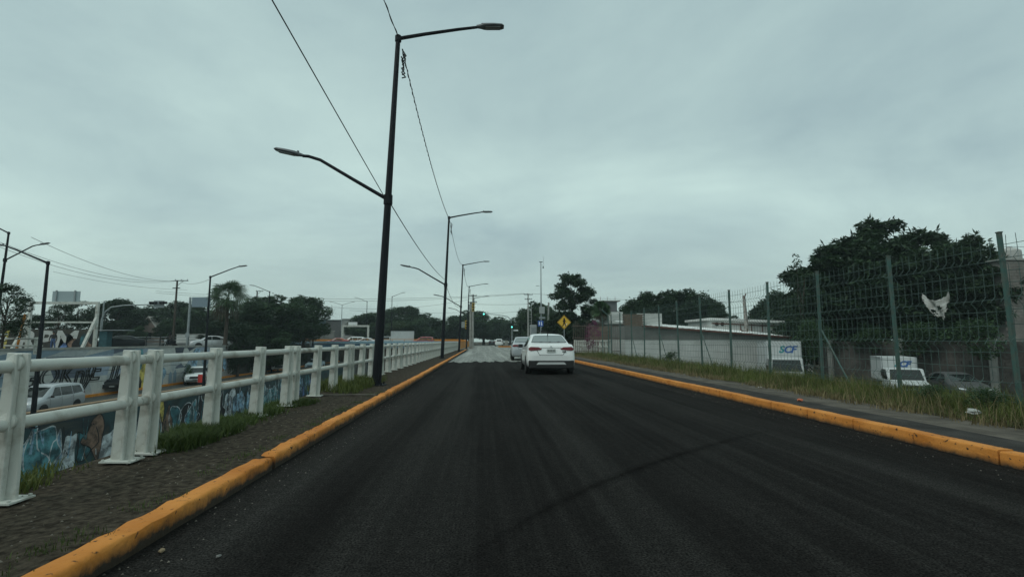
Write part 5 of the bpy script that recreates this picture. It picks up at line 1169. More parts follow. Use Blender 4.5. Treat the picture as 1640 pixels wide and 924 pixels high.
# lattice utility pole right
Yq = 85; b1 = at(846, 548, Yq); uq = thing('utility_pole', 'utility pole with two crossarms left of the camera mast', 'utility pole', (b1.x, Yq, 0)); zq = at(846, 470, Yq).z; zl = at(846, 490, Yq).z
MB().tube([(0, 0, 0), (0, 0, zq)], [.16, .1], 8).build('pole', M_conc, uq)
lat = MB()
for s in (-.32, .32): lat.box((s + .25, .15, zl / 2), (.07, .07, zl))
for k in range(14): lat.box((.25, .15, .3 + k * zl / 14.5), (.6, .05, .05))
lat.build('lattice', mat('white_lattice', (.36, .36, .35), .7), uq)
for zz_, w_ in ((zq - .2, 1.5), (zq - 1.0, 1.25)):
    MB().box((.05, -.1, zz_), (w_, .1, .1)).build('crossarm', M_black, uq)
    for k in range(4): MB().lathe([(.035, 0), (.05, .05), (.035, .14)], 8, (.05 + w_ * (k / 3 - .5) * .9, -.1, zz_ + .05)).build('insulator', M_galv, uq)
# camera mast
Ym = 72; b2 = at(867, 553, Ym); cm_ = thing('camera_mast', 'tall slim camera mast with a grey cabinet', 'mast', (b2.x, Ym, 0)); zm = at(868, 420, Ym).z
MB().tube([(0, 0, 0), (0, 0, zm * .5), (0, 0, zm)], [.13, .1, .06], 8).build('mast', M_galv, cm_)
MB().box((.1, -.22, at(868, 497, Ym).z), (.75, .3, 1.0)).build('cabinet', mat('cabinet_grey', (.35, .37, .37), .6), cm_, bevel=.02)
MB().box((.12, -.1, at(868, 509, Ym).z), (.9, .12, .3)).build('shelf', M_galv, cm_)
MB().tube([(0, 0, zm - .5), (.38, 0, zm - .35), (.38, 0, zm + .9)], .02, 5).build('antenna_rod', M_galv, cm_)
MB().box((.33, -.1, zm - .75), (.18, .3, .35)).build('camera', M_galv, cm_, bevel=.03); MB().box((0, -.05, zm + .03), (.5, .12, .08)).build('top_bar', M_black, cm_)
MB().box((-.5, -.1, at(862, 458, Ym).z), (.5, .1, .06)).build('side_arm', M_galv, cm_)
MB().tube([(.9, .3, 0), (1.15, .3, at(873, 484, Ym).z)], [.16, .12], 8).build('stay_pole', M_conc, cm_)
# pedestrian crossing sign
Ysg = 38; b3 = at(904, 560, Ysg); ps = thing('road_sign', 'yellow diamond warning sign with a black walking figure', 'sign', (b3.x, Ysg, .1))
zc_ = at(904, 516, Ysg).z - .1; hs = 11.6 * Ysg / FPX
MB().tube([(0, .03, 0), (0, .03, zc_ - hs * .7)], .03, 8).build('post', M_galv, ps)
MB().prism([(0, zc_ - hs), (hs, zc_), (0, zc_ + hs), (-hs, zc_)], -.012, .012, 'y').build('plate', M_sign, ps)
bd = MB(); i_ = hs * .90; o_ = hs * .96
for k in range(4):
    cs = [(0, -1), (1, 0), (0, 1), (-1, 0)]; a, b = cs[k], cs[(k + 1) % 4]
    bd.poly([(a[0] * i_, -.016, zc_ + a[1] * i_), (a[0] * o_, -.016, zc_ + a[1] * o_), (b[0] * o_, -.016, zc_ + b[1] * o_), (b[0] * i_, -.016, zc_ + b[1] * i_)])
bd.build('border', M_black, ps)
fg = MB(); u = hs / 10
def seg(x0, z0, x1, z1, w): 
    d = Vector((x1 - x0, z1 - z0)).normalized(); n = Vector((-d.y, d.x)) * w / 2; fg.poly([((x0 + s * n.x + e * d.x * w * .3) * u, -.017 - random.uniform(0, .002), zc_ + (z0 + s * n.y + e * d.y * w * .3) * u) for s, e in ((1, -1), (-1, -1))] + [((x1 + s * n.x + e * d.x * w * .3) * u, -.018, zc_ + (z1 + s * n.y + e * d.y * w * .3) * u) for s, e in ((-1, 1), (1, 1))])
fg.poly([(math.cos(a) * 1.1 * u, -.018, zc_ + (4.9 + math.sin(a) * 1.1) * u) for a in [k * math.pi / 6 for k in range(12)]])
seg(.2, 3.3, -.1, -.6, 2.3); seg(-.2, -.8, 1.9, -3.2, 1.2); seg(1.9, -3.2, 1.6, -5.6, 1.0); seg(-.2, -.8, -.9, -3.2, 1.2); seg(-.9, -3.2, -2.6, -5.2, 1.0); seg(.4, 3.0, 2.4, .8, .8); seg(-.1, 3.0, -2.0, 1.2, .8)
fg.build('walking_figure', M_black, ps)
seg_st = MB(); seg_st.poly([(x * u, -.016, zc_ + z * u) for x, z in ((2.6, -2.2), (4.6, -1.0), (1.2, -6.2), (.2, -5.4))]); seg_st.build('sticker', M_wsign, ps)
# blue sign
Yb = 58; b4 = at(866, 556, Yb); bs = thing('road_sign', 'small blue square sign on a thin post below the camera mast', 'sign', (b4.x, Yb, 0)); zb_ = at(867, 518, Yb).z
MB().tube([(0, .03, 0), (0, .03, zb_)], .035, 6).build('post', M_galv, bs); MB().box((0, 0, zb_), (.62, .03, .66)).build('plate', M_bsign, bs); MB().prism([(-.2, zb_ - .18), (-.08, zb_ - .18), (-.08, zb_ + .2), (-.2, zb_ + .2)], -.022, -.017, 'y').build('symbol', M_wsign, bs); MB().prism([(.05, zb_ - .2), (.2, zb_ - .2), (.12, zb_ + .22), (.05, zb_ + .22)], -.022, -.017, 'y').build('symbol', M_wsign, bs)
# grey cabinet / kiosk wall pieces beyond the cars
kb = thing('utility_box', 'grey upright panel box left of the blue sign', 'cabinet', (at(853, 556, 70).x + .1, 70, 0)); zk = at(855, 520, 70).z
MB().box((0, 0, zk / 2), (.9, .5, zk)).build('case', mat('cabinet_grey', (.35, .37, .37), .6), kb, bevel=.03); MB().box((0, -.26, zk * .5), (.7, .02, zk * .8)).build('door', M_galv, kb)
hw_ = thing('kiosk', 'small dark roofed kiosk behind the white sedan', 'kiosk', (at(880, 556, 66).x, 66, 0))
MB().box((0, 0, 1.2), (2.6, 1.6, 2.4)).build('wall', M_rgrey, hw_); MB().box((0, 0, 2.5), (3.0, 2.0, .16)).build('roof', M_dark, hw_); MB().box((.1, -.82, 1.5), (1.4, .04, .8)).build('window', M_glass, hw_)
# white concrete balustrade on the right
bl = thing('balustrade', 'white concrete balustrade right of the white sedan', 'balustrade', (8.0, 40, .05)); A_, B_ = at(921, 548, 54), at(976, 548, 38)
A_ = Vector((A_.x, 54, .05)); B_ = Vector((B_.x, 38, .05)); dd = B_ - A_; Lb = dd.length; angb = math.atan2(dd.y, dd.x)
for k in range(15): p = A_.lerp(B_, k / 14); MB().box((p.x, p.y, .62), (.16, .16, 1.16), angb).build('baluster', M_white, bl, world=True)
for z in (1.22, .75): c = (A_ + B_) / 2; MB().box((c.x, c.y, z), (Lb, .1, .12), angb).build('rail', M_white, bl, world=True)
for k in (0, 8, 14): p = A_.lerp(B_, k / 14); MB().box((p.x, p.y - .12, .68), (.5, .2, 1.26), angb).build('pier', M_white, bl, world=True)
# rod fence with posts in front of the bougainvillea, brown unfinished tower, small house
rf_ = thing('rod_fence', 'rusty vertical rod fence before the bougainvillea', 'fence', (at(955, 556, 41.5).x, 41.5, -.05))
M_rod = mat('rusty_rod', (.13, .10, .085), .8, var=.3)
for k in range(26): MB().tube([(-1.9 + k * .155, 0, 0), (-1.9 + k * .155, 0, 2.7 + .25 * math.sin(k))], .02, 4, ).build('rod', M_rod, rf_)
for z in (.4, 1.5, 2.5): MB().box((0, .03, z), (4.0, .04, .05)).build('rail', M_rod, rf_)
bp = thing('brick_wall', 'brown bare wall behind the rod fence', 'wall', (at(968, 556, 47).x, 47, -.05)); MB().box((.3, 0, 1.3), (3.6, .25, 2.6)).build('wall', M_brick, bp)
tw_ = thing('unfinished_building', 'grey unfinished concrete tower with bare rods beyond the palm', 'building', (at(974, 540, 120).x, 120, 0)); zt2 = at(974, 483, 120).z
MB().box((0, 0, zt2 / 2), (3.6, 4, zt2)).build('frame_core', mat('tower_grey', (.13, .13, .135), .9), tw_)
for z in (zt2, zt2 - 2.8, zt2 - 5.6): MB().box((.3, -.2, z), (4.4, 4.6, .25)).build('floor_slab', M_conc, tw_)
for x in (-1.7, 0, 1.9): MB().tube([(x, 0, zt2), (x, 0, zt2 + 1.2)], .05, 4).build('steel_rod', M_rust, tw_)
hs_ = thing('small_house', 'small white walled house beside the bare brick corner', 'house', (at(984, 556, 58).x, 58, -.3)); MB().box((0, 0, 1.7), (3.0, 3, 3.4)).build('wall', M_rgrey, hs_); MB().box((0, -.1, 3.45), (3.3, 3.3, .12)).build('roof', M_conc, hs_); MB().box((-.4, -1.53, 2.6), (.7, .05, .7)).build('window', M_glass, hs_); MB().box((.2, 0, 4.2), (1.4, 1.4, 1.3)).build('rooftop_room', M_rwhite, hs_)
ep = thing('gate_post', 'tall bent green pole ending the mesh fence', 'pole', (at(975, 560, 37.5).x, 37.5, .0)); MB().tube([(0, 0, 0), (0, 0, at(974, 505, 37.5).z), (-.5, 0, at(974, 496, 37.5).z)], .045, 6).build('pole', M_green, ep); MB().box((0, 0, .03), (.2, .2, .05)).build('foot', M_green, ep)
isl = thing('traffic_island', 'small orange edged traffic island far down the road', 'island', (at(808, 556, 100).x, 100, -.01)); MB().box((0, 0, .12), (2.4, 5, .24)).build('kerb', M_orange, isl); MB().box((0, 0, .26), (2.0, 4.6, .05)).build('top', M_soil, isl); MB().box((.4, 1, .8), (.5, .5, 1.1)).build('bollard', M_conc, isl)

# cross wires over the junction
pA, pB = Vector((b0.x, Yp, zt + .05)), Vector((b1.x, Yq, zq))
far_l = at(283, 452, 70)
for k, (a, b, s, r, lab) in enumerate(((at(250, 466, 95), Vector((b1.x - .6, Yq, zq)), 1.2, .022, 'upper long wire crossing the sky left of the lattice utility pole'), (at(250, 469, 95), Vector((b1.x, Yq, zq - .05)), 1.4, .022, 'second long wire just below the upper one left of the lattice pole'), (Vector((b1.x + .6, Yq, zq)), at(1330, 478, 90), 1.0, .02, 'long wire running right from the lattice utility pole'), (at(760, 487, 80), at(845, 487, 84), .1, .02, 'wire from the grey utility pole to the lattice pole, middle height'), (at(760, 500, 80), at(845, 496, 84), .3, .018, 'lower sagging wire between the two utility poles'), (at(560, 497, 130), at(760, 500, 130), .4, .025, 'low wire above the wooded mound at its right'), (at(470, 484, 118), at(760, 478, 118), 2.0, .025, 'sagging wire behind the second lamp'))):
    wire(lab, a, b, s, r)

# ================================================================== FAR LEFT STREET
SZ = .34
# height limit gantry
def gantry(label, px0, px1, py_top, Y, base, bars=(.55,), w=.28, board=None, legs='A'):
    a, b = at(px0, py_top, Y), at(px1, py_top, Y); H = a.z - base; W = b.x - a.x; t = thing('height_gantry', label, 'gantry', ((a.x + b.x) / 2, Y, base))
    MB().box((0, 0, H), (W + w, w, w)).build('top_beam', M_white, t)
    for z in bars: MB().box((0, .02, H * z), (W, .1, .13)).build('cross_bar', M_white, t)
    for s in (-1, 1):
        MB().box((s * W / 2, 0, H / 2 - w / 4), (w, w, H - w / 2)).build('leg', M_white, t)
        if legs == 'A':
            mb = MB(); mb.prism([(-1.5, 0), (-1.5 + w, 0), (-.05, H * .62), (-.05, H * .68 + w)], s * W / 2 - w / 2 + .003, s * W / 2 + w / 2 - .003, 'x'); mb.build('brace', M_white, t)
        MB().box((s * W / 2, 0, .03), (.5, .5, .06)).build('foot', M_conc, t)
    if board: board(t, W, H)
    return t
def back_board(t, W, H):
    b = MB().box((0, .1, H + .55), (2.2, .08, .9)).build('sign_board', mat('sign_back', (.33, .40, .42), .5), t)
    for s in (-.75, .75): MB().box((s, 0, .0), (.1, .1, 1.1)).build('stiffener', M_galv, b).location = (0, .02, H + .52)
gantry('white height limit gantry frame with a sign board on the far street', 50, 157, 485, 44, SZ, (.60,), .2, back_board)
gantry('small white gantry frame behind the overpass', 549, 590, 522, 104, .3, (), .35, lambda t, W, H: MB().box((-.6, .1, H + .5), (1.8, .1, .6)).build('sign_board', M_wsign, t), legs='I')
# white guard rail and yellow post at far left
gr = thing('guard_rail', 'white two bar guard rail at the far left edge', 'guard rail', (at(10, 556, 34).x, 34, SZ))
for z in (.55, 1.0): MB().tube([(-6, 0, z), (2.2, 0, z)], .06, 8).build('rail', M_white, gr)
for k in range(4): MB().box((-5.5 + 2.4 * k, .1, .55), (.16, .1, 1.1)).build('post', M_white, gr)
yp = thing('yellow_post', 'slanted orange yellow post before the mural wall', 'post', (at(26, 556, 35).x, 35, SZ)); MB().tube([(0, 0, 0), (.35, 0, at(34, 503, 35).z - SZ)], .07, 8).build('post', M_orange, yp); MB().box((0, 0, .03), (.3, .3, .05)).build('foot', M_conc, yp)
# letter mural wall
YR = 52; ra, rb = at(-30, 556, YR), at(152, 556, YR); zr = at(60, 527, YR).z
rw = thing('mural_wall', 'dark wall painted with big white letters R P M', 'wall', (ra.x, YR, SZ))
Wr = rb.x - ra.x; MB().box((Wr / 2, .15, (zr - SZ) / 2), (Wr, .25, zr - SZ)).build('wall', mat('mural_dark', (.03, .032, .03), .85, col2=(.06, .05, .035), vscale=.8), rw)
mb = MB()
for k, (x0, x1, mi) in enumerate(((1.7, 2.5, 4), (3.0, 3.7, 9))):
    mb.poly([(x0 + .1, .02, .15), (x1 - .3, .02, .1), (x1, .02, zr - SZ - .1), (x0 + .3, .02, zr - SZ - .15)], mi)
for k in range(5): mb.box((1.6 + .1 * k, .015, .3 + .3 * k), (.7, .012, .12), mi=2)
mb.build('painted_shape', GC, rw)
M_lett = mat('painted_letter_white', (.48, .48, .46), .85, var=.1)
for txt, px in (('R', 24), ('P', 55), ('M', 82)):
    me = text_mesh(txt, (zr - SZ) * 1.22, M_lett, extrude=.004, shear=.18, bold=.09); o = part('painted_letter', me, rw); o.matrix_local = Matrix.Translation((at(px, 556, YR).x - ra.x, .012, .12)) @ Matrix(((1.15, 0, 0), (0, 0, -1), (0, 1, 0))).to_4x4()
for k in range(9): MB().box((Wr * .5 - .2, .018, .15 + k * .2), (Wr * .62, .006, .018)).build('painted_line', M_dark, rw)
gp = MB(); rg = random.Random(8)
for k in range(9): gp.poly([(Wr - 3.2 + a, .01 - .001 * k, max(.05, min(zr - SZ - .05, b))) for a, b in wob(k * .35, rg.uniform(.4, 1.2), .4, .5, 8, rg, .35)], rg.choice([5, 6, 3, 7, 3]))
gp.build('graffiti', GC, rw)
# teal kiosk/pole and low fence behind the far street
tk = thing('teal_stall', 'small teal painted stall beside the mural wall', 'stall', (at(168, 556, 56).x, 56, SZ)); MB().box((0, 0, .95), (.8, .8, 1.9)).build('box', mat('teal_paint', (.035, .11, .13), .7, var=.2), tk, bevel=.03); 
for k in range(5): MB().box((0, -.41, .3 + .32 * k), (.76, .03, .05)).build('slat', MATS['teal_paint'], tk)
MB().box((.9, 0, 2.0), (3.2, 1.3, .08)).build('awning', M_galv, tk)
lf = thing('low_fence', 'low grey wall with railings behind the far street', 'fence', (at(250, 556, 74).x, 74, SZ))
for k in range(12): MB().box((-9 + 1.9 * k, 0, .75), (.12, .12, 1.5)).build('post', M_dark, lf)
for z in (.5, 1.0, 1.4): MB().box((1.4, .02, z), (21, .05, .07)).build('rail', M_galv, lf)
MB().box((1.4, .15, .3), (21, .2, .6)).build('plinth', M_rgrey, lf)
wb2 = thing('pale_wall', 'pale boundary wall right of the motorcycle on the far street', 'wall', (at(325, 556, 76).x, 76, SZ)); MB().box((0, 0, .9), (7.5, .3, 1.8)).build('wall', M_rwhite, wb2); MB().box((0, 0, 1.84), (7.7, .4, .1)).build('coping', M_conc, wb2)
# gabled house
gh = thing('gabled_house', 'small house with pale gabled roof among the far trees', 'house', (at(248, 556, 92).x, 92, SZ)); za = at(248, 510, 92).z - SZ; ze = at(248, 524, 92).z - SZ
MB().prism([(-1.15, 0), (1.15, 0), (1.15, ze), (0, za), (-1.15, ze)], -2, 3, 'y').build('wall', mat('pinkish_wall', (.32, .25, .22), .9), gh)
for s in (-1, 1): MB().prism([(0, za + .15), (s * 1.5, ze - .4), (s * 1.5, ze - .25), (0, za + .3)], -2.4, 3.2, 'y').build('roof', mat('pale_roof', (.40, .36, .33), .8), gh)
MB().box((.1, -2.03, ze * .55), (.9, .06, 1.0)).build('window', M_glass, gh)
# signal mast with horizontal arm
Ya = 66; b5 = at(160, 556, Ya); sg = thing('traffic_signal', 'signal mast with long arm over the far street at the left', 'traffic light', (b5.x, Ya, SZ), 0, 'traffic signals')
def La(px, py): q = at(px, py, Ya); return (q.x - b5.x, 0, q.z - SZ)
MB().tube([(0, 0, 0), La(163, 512), La(168, 500), La(178, 492), La(200, 489), La(262, 487)], [.13, .11, .1, .09, .08, .06], 8).build('mast', M_galv, sg, smooth=40)
MB().tube([(0, 0, 0), La(167, 482)], [.09, .07], 6).build('camera_pole', M_galv, sg)
for px, s in ((246, 1), (262, 1)): signal_head(sg, (La(px, 485)[0], -.1, La(px, 485)[2]), M_black, None, True, .95)
MB().box((La(254, 487)[0], .1, La(254, 487)[2]), (1.3, .05, .9)).build('name_board', M_galv, sg)
# sign boards on poles
def board_pole(label, px, py_top, Y, bpx, bpy, w, h, m_, base):
    p = at(px, py_top, Y); t = thing('sign_board', label, 'sign', (p.x, Y, base)); MB().tube([(0, 0, 0), (0, 0, p.z - base)], [.16, .13], 8).build('pole', M_galv, t)
    q = at(bpx, bpy, Y); MB().box((q.x - p.x, -.1, q.z - base), (w, .08, h)).build('board', m_, t); MB().box(((q.x - p.x) / 2, .0, q.z - base), (abs(q.x - p.x) + .3, .08, .1)).build('arm', M_galv, t)
    MB().box((0, -.12, 1.6), (.5, .04, .5)).build('small_sign', M_galv, t)
board_pole('grey blue sign board on a pole left of the palm', 305, 476, 66, 323, 484, 2.3, 1.25, mat('board_blue_grey', (.20, .26, .31), .6), SZ)
board_pole('teal grey sign board on a pole above the overpass', 500, 490, 86, 511, 515, 2.3, .85, mat('board_teal_grey', (.16, .24, .26), .6), SZ)
# utility poles left
def util(label, px, py_top, Y, base, arm, py_arm2=None):
    p = at(px, py_top, Y); t = thing('utility_pole', label, 'utility pole', (p.x, Y, base), 0, 'utility poles'); H = p.z - base
    MB().tube([(0, 0, 0), (0, 0, H)], [.17, .11], 8).build('pole', M_conc if False else M_bark, t)
    MB().box((arm * .35, -.1, H - .05), (arm, .1, .1)).build('crossarm', M_black, t)
    for k in range(3): MB().lathe([(.04, 0), (.06, .06), (.04, .16)], 8, (arm * .35 + arm * (k / 2 - .5) * .9, -.1, H)).build('insulator', M_galv, t)
    MB().tube([(.05, -.1, H - .8), (arm * .5, -.1, H - .1)], .03, 5).build('strut', M_black, t)
    MB().box((0, -.1, H - 1.1), (1.0, .1, .1)).build('lower_crossarm', M_black, t); return t
util('wooden utility pole with offset crossarm left of the sign board', 284, 449, 72, SZ, 1.8)
util('distant utility pole with crooked crossarms above the dark trees', 412, 466, 100, SZ, 1.4)
util('distant utility pole behind the small white gantry', 608, 503, 135, .2, 2.0)
for lab, a, b, s in (('long wire from the far left lamp top to the wooden utility pole', at(50, 380, 37), at(284, 450, 72), .9), ('upper wire from the left edge to the wooden utility pole', at(-20, 380, 40), at(286, 449, 72), 1.2), ('second wire from the left edge to the wooden utility pole', at(-20, 388, 40), at(286, 449.5, 72), 1.3), ('wire from the wooden utility pole to the lamp by the palm', at(288, 450, 72), at(337, 447, 41), .4), ('faint low wire crossing left of the wooden utility pole', at(85, 435, 60), at(300, 464, 80), .5)):
    wire(lab, a, b, s, .016)
# grey buildings behind the overpass
gb = thing('grey_building', 'long low grey building behind the overpass', 'building', (at(525, 556, 140).x, 140, 0)); zz_ = at(525, 514, 140).z
MB().box((0, 0, zz_ / 2), (14, 6, zz_)).build('wall', mat('building_grey', (.09, .09, .09), .9, var=.2), gb); MB().box((0, 0, zz_ + .1), (14.4, 6.4, .2)).build('roof', M_dark, gb)
for k in range(4): MB().box((-5 + 3.3 * k, -3.03, zz_ * .45), (1.8, .05, 1.8)).build('window', M_glass, gb)
gb2 = thing('white_building', 'small pale building beside the small white gantry', 'building', (at(568, 556, 135).x, 135, 0)); zz_ = at(568, 512, 135).z
MB().box((0, 0, zz_ / 2), (5.5, 5, zz_)).build('wall', mat('pale_wall_paint', (.30, .30, .29), .9, var=.15), gb2); MB().box((0, 0, zz_ + .08), (5.9, 5.4, .16)).build('roof', M_conc, gb2)
for k in range(2): MB().box((-1.3 + 2.4 * k, -2.53, zz_ * .5), (1.2, .05, 1.4)).build('window', M_glass, gb2)
wl2 = thing('pale_wall', 'grey wall stretch left of the small white gantry behind the overpass', 'wall', (at(500, 556, 108).x, 108, 0)); MB().box((0, 0, 1.7), (9, .3, 3.2)).build('wall', M_rgrey, wl2); MB().box((0, 0, 3.35), (9.2, .4, .12)).build('coping', M_conc, wl2)
# box truck on the overpass
q = at(642, 546, 96); bt = box_truck('white box truck on the overpass seen above the railing', (q.x, 96, .3), R(98), 4.2, 2.1, 2.0, .75, (1.9, 1.3, 1.5), 'vehicles on the overpass', logo=False)

# ================================================================== PEOPLE AND MOTORCYCLES
def person(label, loc, rz, pose, top, bottom, skin=(.22, .13, .09), hair=True, helmet=None, H=1.7):
    J = {'pel': (0, 0, .95), 'chest': (0, .0, 1.25), 'neck': (0, 0, 1.46), 'head': (0, .02, 1.60), 'crown': (0, .0, 1.72),
         'shl': (-.18, 0, 1.41), 'ell': (-.25, .02, 1.13), 'wrl': (-.26, .08, .88), 'hal': (-.26, .11, .79), 'shr': (.18, 0, 1.41), 'elr': (.25, .02, 1.13), 'wrr': (.26, .08, .88), 'har': (.26, .11, .79),
         'hil': (-.1, 0, .9), 'knl': (-.11, .03, .5), 'anl': (-.12, 0, .09), 'tol': (-.13, .16, .04), 'hir': (.1, 0, .9), 'knr': (.11, .03, .5), 'anr': (.12, 0, .09), 'tor': (.13, .16, .04)}
    J.update(pose); Rr = {'pel': .145, 'chest': .16, 'neck': .06, 'head': .095, 'crown': .06, 'shl': .075, 'shr': .075, 'ell': .05, 'elr': .05, 'wrl': .035, 'wrr': .035, 'hal': .042, 'har': .042, 'hil': .105, 'hir': .105, 'knl': .07, 'knr': .07, 'anl': .048, 'anr': .048, 'tol': .042, 'tor': .042}
    E = [('pel', 'chest'), ('chest', 'neck'), ('neck', 'head'), ('head', 'crown'), ('chest', 'shl'), ('shl', 'ell'), ('ell', 'wrl'), ('wrl', 'hal'), ('chest', 'shr'), ('shr', 'elr'), ('elr', 'wrr'), ('wrr', 'har'), ('pel', 'hil'), ('hil', 'knl'), ('knl', 'anl'), ('anl', 'tol'), ('pel', 'hir'), ('hir', 'knr'), ('knr', 'anr'), ('anr', 'tor')]
    ks = list(J); me = bpy.data.meshes.new('b'); me.from_pydata([J[k] for k in ks], [(ks.index(a), ks.index(b)) for a, b in E], [])
    ob = bpy.data.objects.new('b', me); COL.objects.link(ob); md = ob.modifiers.new('s', 'SKIN'); 
    for i, k in enumerate(ks): sv = me.skin_vertices[0].data[i]; sv.radius = (Rr[k] * (1.15 if k in ('pel', 'chest') else 1), Rr[k] * (.8 if k in ('pel', 'chest') else 1)); sv.use_root = (k == 'pel')
    ob.modifiers.new('u', 'SUBSURF').levels = 1; bpy.context.view_layer.update()
    m2 = bpy.data.meshes.new_from_object(ob.evaluated_get(bpy.context.evaluated_depsgraph_get())); bpy.data.objects.remove(ob)
    m2.name = 'body'; m2.materials.clear()
    for m_ in (top, bottom, mat('skin_%d' % int(skin[0] * 100), skin, .6), M_dark): m2.materials.append(m_)
    hip, hands = Vector(J['pel']).z, [Vector(J['hal']), Vector(J['har'])]; feet = [Vector(J['tol']), Vector(J['tor']), Vector(J['anl']), Vector(J['anr'])]; knees = [Vector(J[k]) for k in ('knl', 'knr', 'anl', 'anr', 'hil', 'hir')]; ups = [Vector(J[k]) for k in ('chest', 'shl', 'shr', 'ell', 'elr', 'wrl', 'wrr')]
    nz = Vector(J['neck'])
    for p in m2.polygons:
        c = p.center; p.use_smooth = True
        if min((c - h).length for h in hands) < .075 or (c - Vector(J['head'])).length < .15 or (c - Vector(J['crown'])).length < .1: p.material_index = 2
        elif min((c - f).length for f in feet) < .085: p.material_index = 3
        elif min((c - k).length for k in knees) < min((c - k).length for k in ups): p.material_index = 1
        else: p.material_index = 0
    t = thing('person', label, 'person', loc, rz, 'people'); part('body', m2, t); hd = Vector(J['head'])
    if helmet: MB().lathe([(.02, .19), (.10, .16), (.145, .08), (.15, 0), (.135, -.09), (.09, -.12)], 14, hd).build('helmet', helmet, t, smooth=60); MB().box((hd.x, hd.y + .13, hd.z + .01), (.2, .05, .1)).build('visor', M_glass, t)
    else: MB().lathe([(.01, .165), (.07, .15), (.105, .09), (.11, .03), (.09, -.02)], 14, hd - Vector((0, .012, 0))).build('hair', M_dark, t, smooth=60)
    fc_ = MB(); fc_.box((hd.x, hd.y + .10, hd.z - .01), (.03, .04, .045)); fc_.build('nose', mat('skin_%d' % int(skin[0] * 100), skin, .6), t)
    return t
M_jean = mat('blue_jeans', (.06, .10, .22), .85); M_dtop = mat('dark_shirt', (.03, .025, .025), .85); M_hivis = mat('hi_vis_yellow', (.50, .60, .05), .7); M_dtr = mat('dark_trousers', (.02, .022, .028), .85)
q = at(84, 558, 48); person('person in dark top and blue jeans standing before the letter wall', (q.x, 48, SZ + .01), R(200), {'knl': (-.14, .06, .5), 'anl': (-.2, .02, .09), 'tol': (-.22, .18, .04)}, M_dtop, M_jean)
flag_w = person('worker in yellow vest holding a red flag beside the white suv', (at(341, 600, 46).x, 46, LZ), R(175), {'elr': (.3, .1, 1.16), 'wrr': (.36, .3, 1.05), 'har': (.38, .38, 1.05)}, M_hivis, M_dtr)
fl = thing('flag', 'red flag held by the worker in the sunken road', 'flag', (at(341, 600, 46).x - .38, 45.6, LZ + 1.05)); MB().tube([(0, 0, -.5), (0, 0, .35)], .012, 6).build('stick', M_galv, fl)
fm = MB(); n_ = 8; vs = [(-.65 * i / n_, .05 * math.sin(i * 1.3) * i / n_, -.45 + .7 * j / 4) for j in range(5) for i in range(n_ + 1)]; fm.add(vs, [(j * 9 + i, j * 9 + i + 1, (j + 1) * 9 + i + 1, (j + 1) * 9 + i) for j in range(4) for i in range(8)]); fm.build('cloth', mat('red_cloth', (.55, .04, .03), .7), fl, smooth=60)
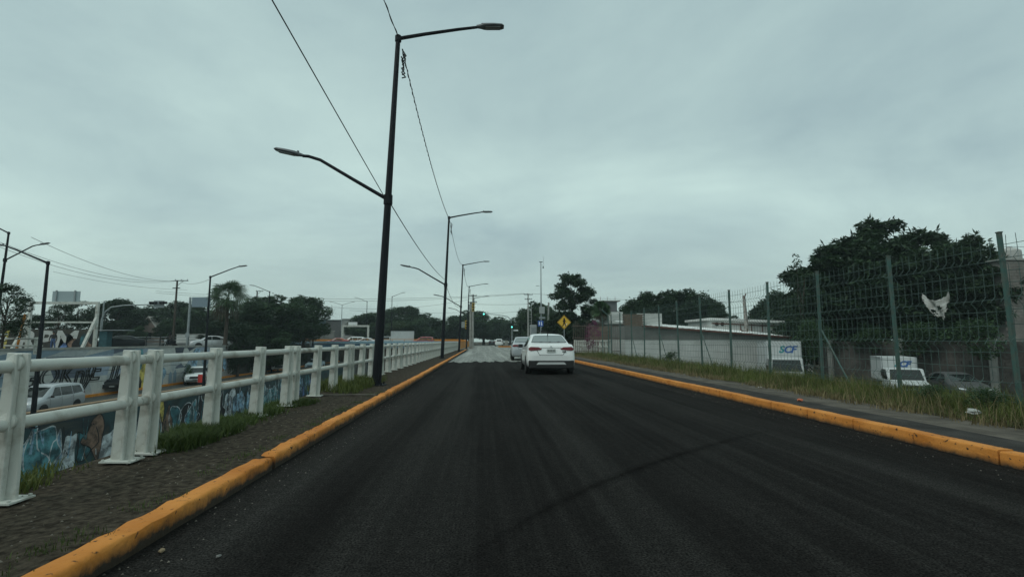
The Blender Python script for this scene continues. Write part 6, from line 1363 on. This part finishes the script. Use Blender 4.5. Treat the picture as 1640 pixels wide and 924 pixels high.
def motorcycle(label, loc, rz, paint):
    t = thing('motorcycle', label, 'motorcycle', loc, rz, 'motorcycles'); ty, ri = wheel_meshes(.30, .11)
    for y_ in (-.65, .65): w = part('wheel', ty, t, (0, y_, .30)); part('rim', ri, w)
    MB().prism([(-.55, .55), (-.2, .45), (.25, .42), (.42, .75), (.3, .98), (.0, 1.0), (-.1, .82), (-.7, .85), (-.75, .75)], -.13, .13, 'x').build('body', paint, t, bevel=.03)
    MB().prism([(-.7, .86), (-.05, .83), (-.02, .9), (-.7, .93)], -.14, .14, 'x').build('seat', M_dark, t, bevel=.02)
    MB().tube([(-.09, .65, .3), (-.09, .4, 1.05)], .025, 6).build('fork', M_galv, t); MB().tube([(.09, .65, .3), (.09, .4, 1.05)], .025, 6).build('fork', M_galv, t)
    MB().tube([(-.36, .28, 1.12), (-.15, .4, 1.08), (.15, .4, 1.08), (.36, .28, 1.12)], .018, 6).build('handlebar', M_dark, t)
    MB().lathe([(.03, .35), (.10, .45), (.11, .55)], 12, (0, 0, .92), 'y').build('head_light', M_head, t); return t
SIT = {'pel': (0, -.25, .98), 'chest': (0, -.12, 1.28), 'neck': (0, -.05, 1.48), 'head': (0, 0, 1.62), 'crown': (0, -.02, 1.74), 'shl': (-.18, -.08, 1.43), 'ell': (-.3, .08, 1.2), 'wrl': (-.33, .25, 1.15), 'hal': (-.34, .3, 1.14), 'shr': (.18, -.08, 1.43), 'elr': (.3, .08, 1.2), 'wrr': (.33, .25, 1.15), 'har': (.34, .3, 1.14), 'hil': (-.12, -.2, .95), 'knl': (-.2, .2, .78), 'anl': (-.2, .02, .36), 'tol': (-.2, .16, .3), 'hir': (.12, -.2, .95), 'knr': (.2, .2, .78), 'anr': (.2, .02, .36), 'tor': (.2, .16, .3)}
q = at(271, 556, 58); motorcycle('dark motorcycle with rider on the far street', (q.x, 58, .345), R(160), P_dark); person('rider in black on the dark motorcycle of the far street', (q.x, 58, .345), R(160), SIT, M_dtop, M_dtr, helmet=M_black)
q = at(463, 546, 92); motorcycle('motorcycle on the overpass at its left end', (q.x, 92, .3), R(80), P_white); person('rider with dark helmet on the overpass motorcycle', (q.x, 92, .3), R(80), SIT, M_dtop, M_dtr, helmet=M_black)

# ================================================================== AIR
def haze_box():
    me = bpy.data.meshes.new('haze'); mb = MB().box((0, 0, 0), (1010, 770, 28.5)); me.from_pydata(mb.v, [], mb.f)
    m = bpy.data.materials.new('haze_air'); m.use_nodes = True; t = m.node_tree; t.nodes.clear()
    o_ = t.nodes.new('ShaderNodeOutputMaterial'); v = t.nodes.new('ShaderNodeVolumePrincipled'); v.inputs['Color'].default_value = (.72, .84, .86, 1); v.inputs['Density'].default_value = HAZE; v.inputs['Anisotropy'].default_value = .2
    t.links.new(v.outputs[0], o_.inputs['Volume']); me.materials.append(m); o = bpy.data.objects.new('haze', me); COL.objects.link(o); o.location = (0, 320, -8.5 + 14.25); o['kind'] = 'stuff'; o['label'] = 'thin pale haze in the air'
HAZE = 0.0006
haze_box()
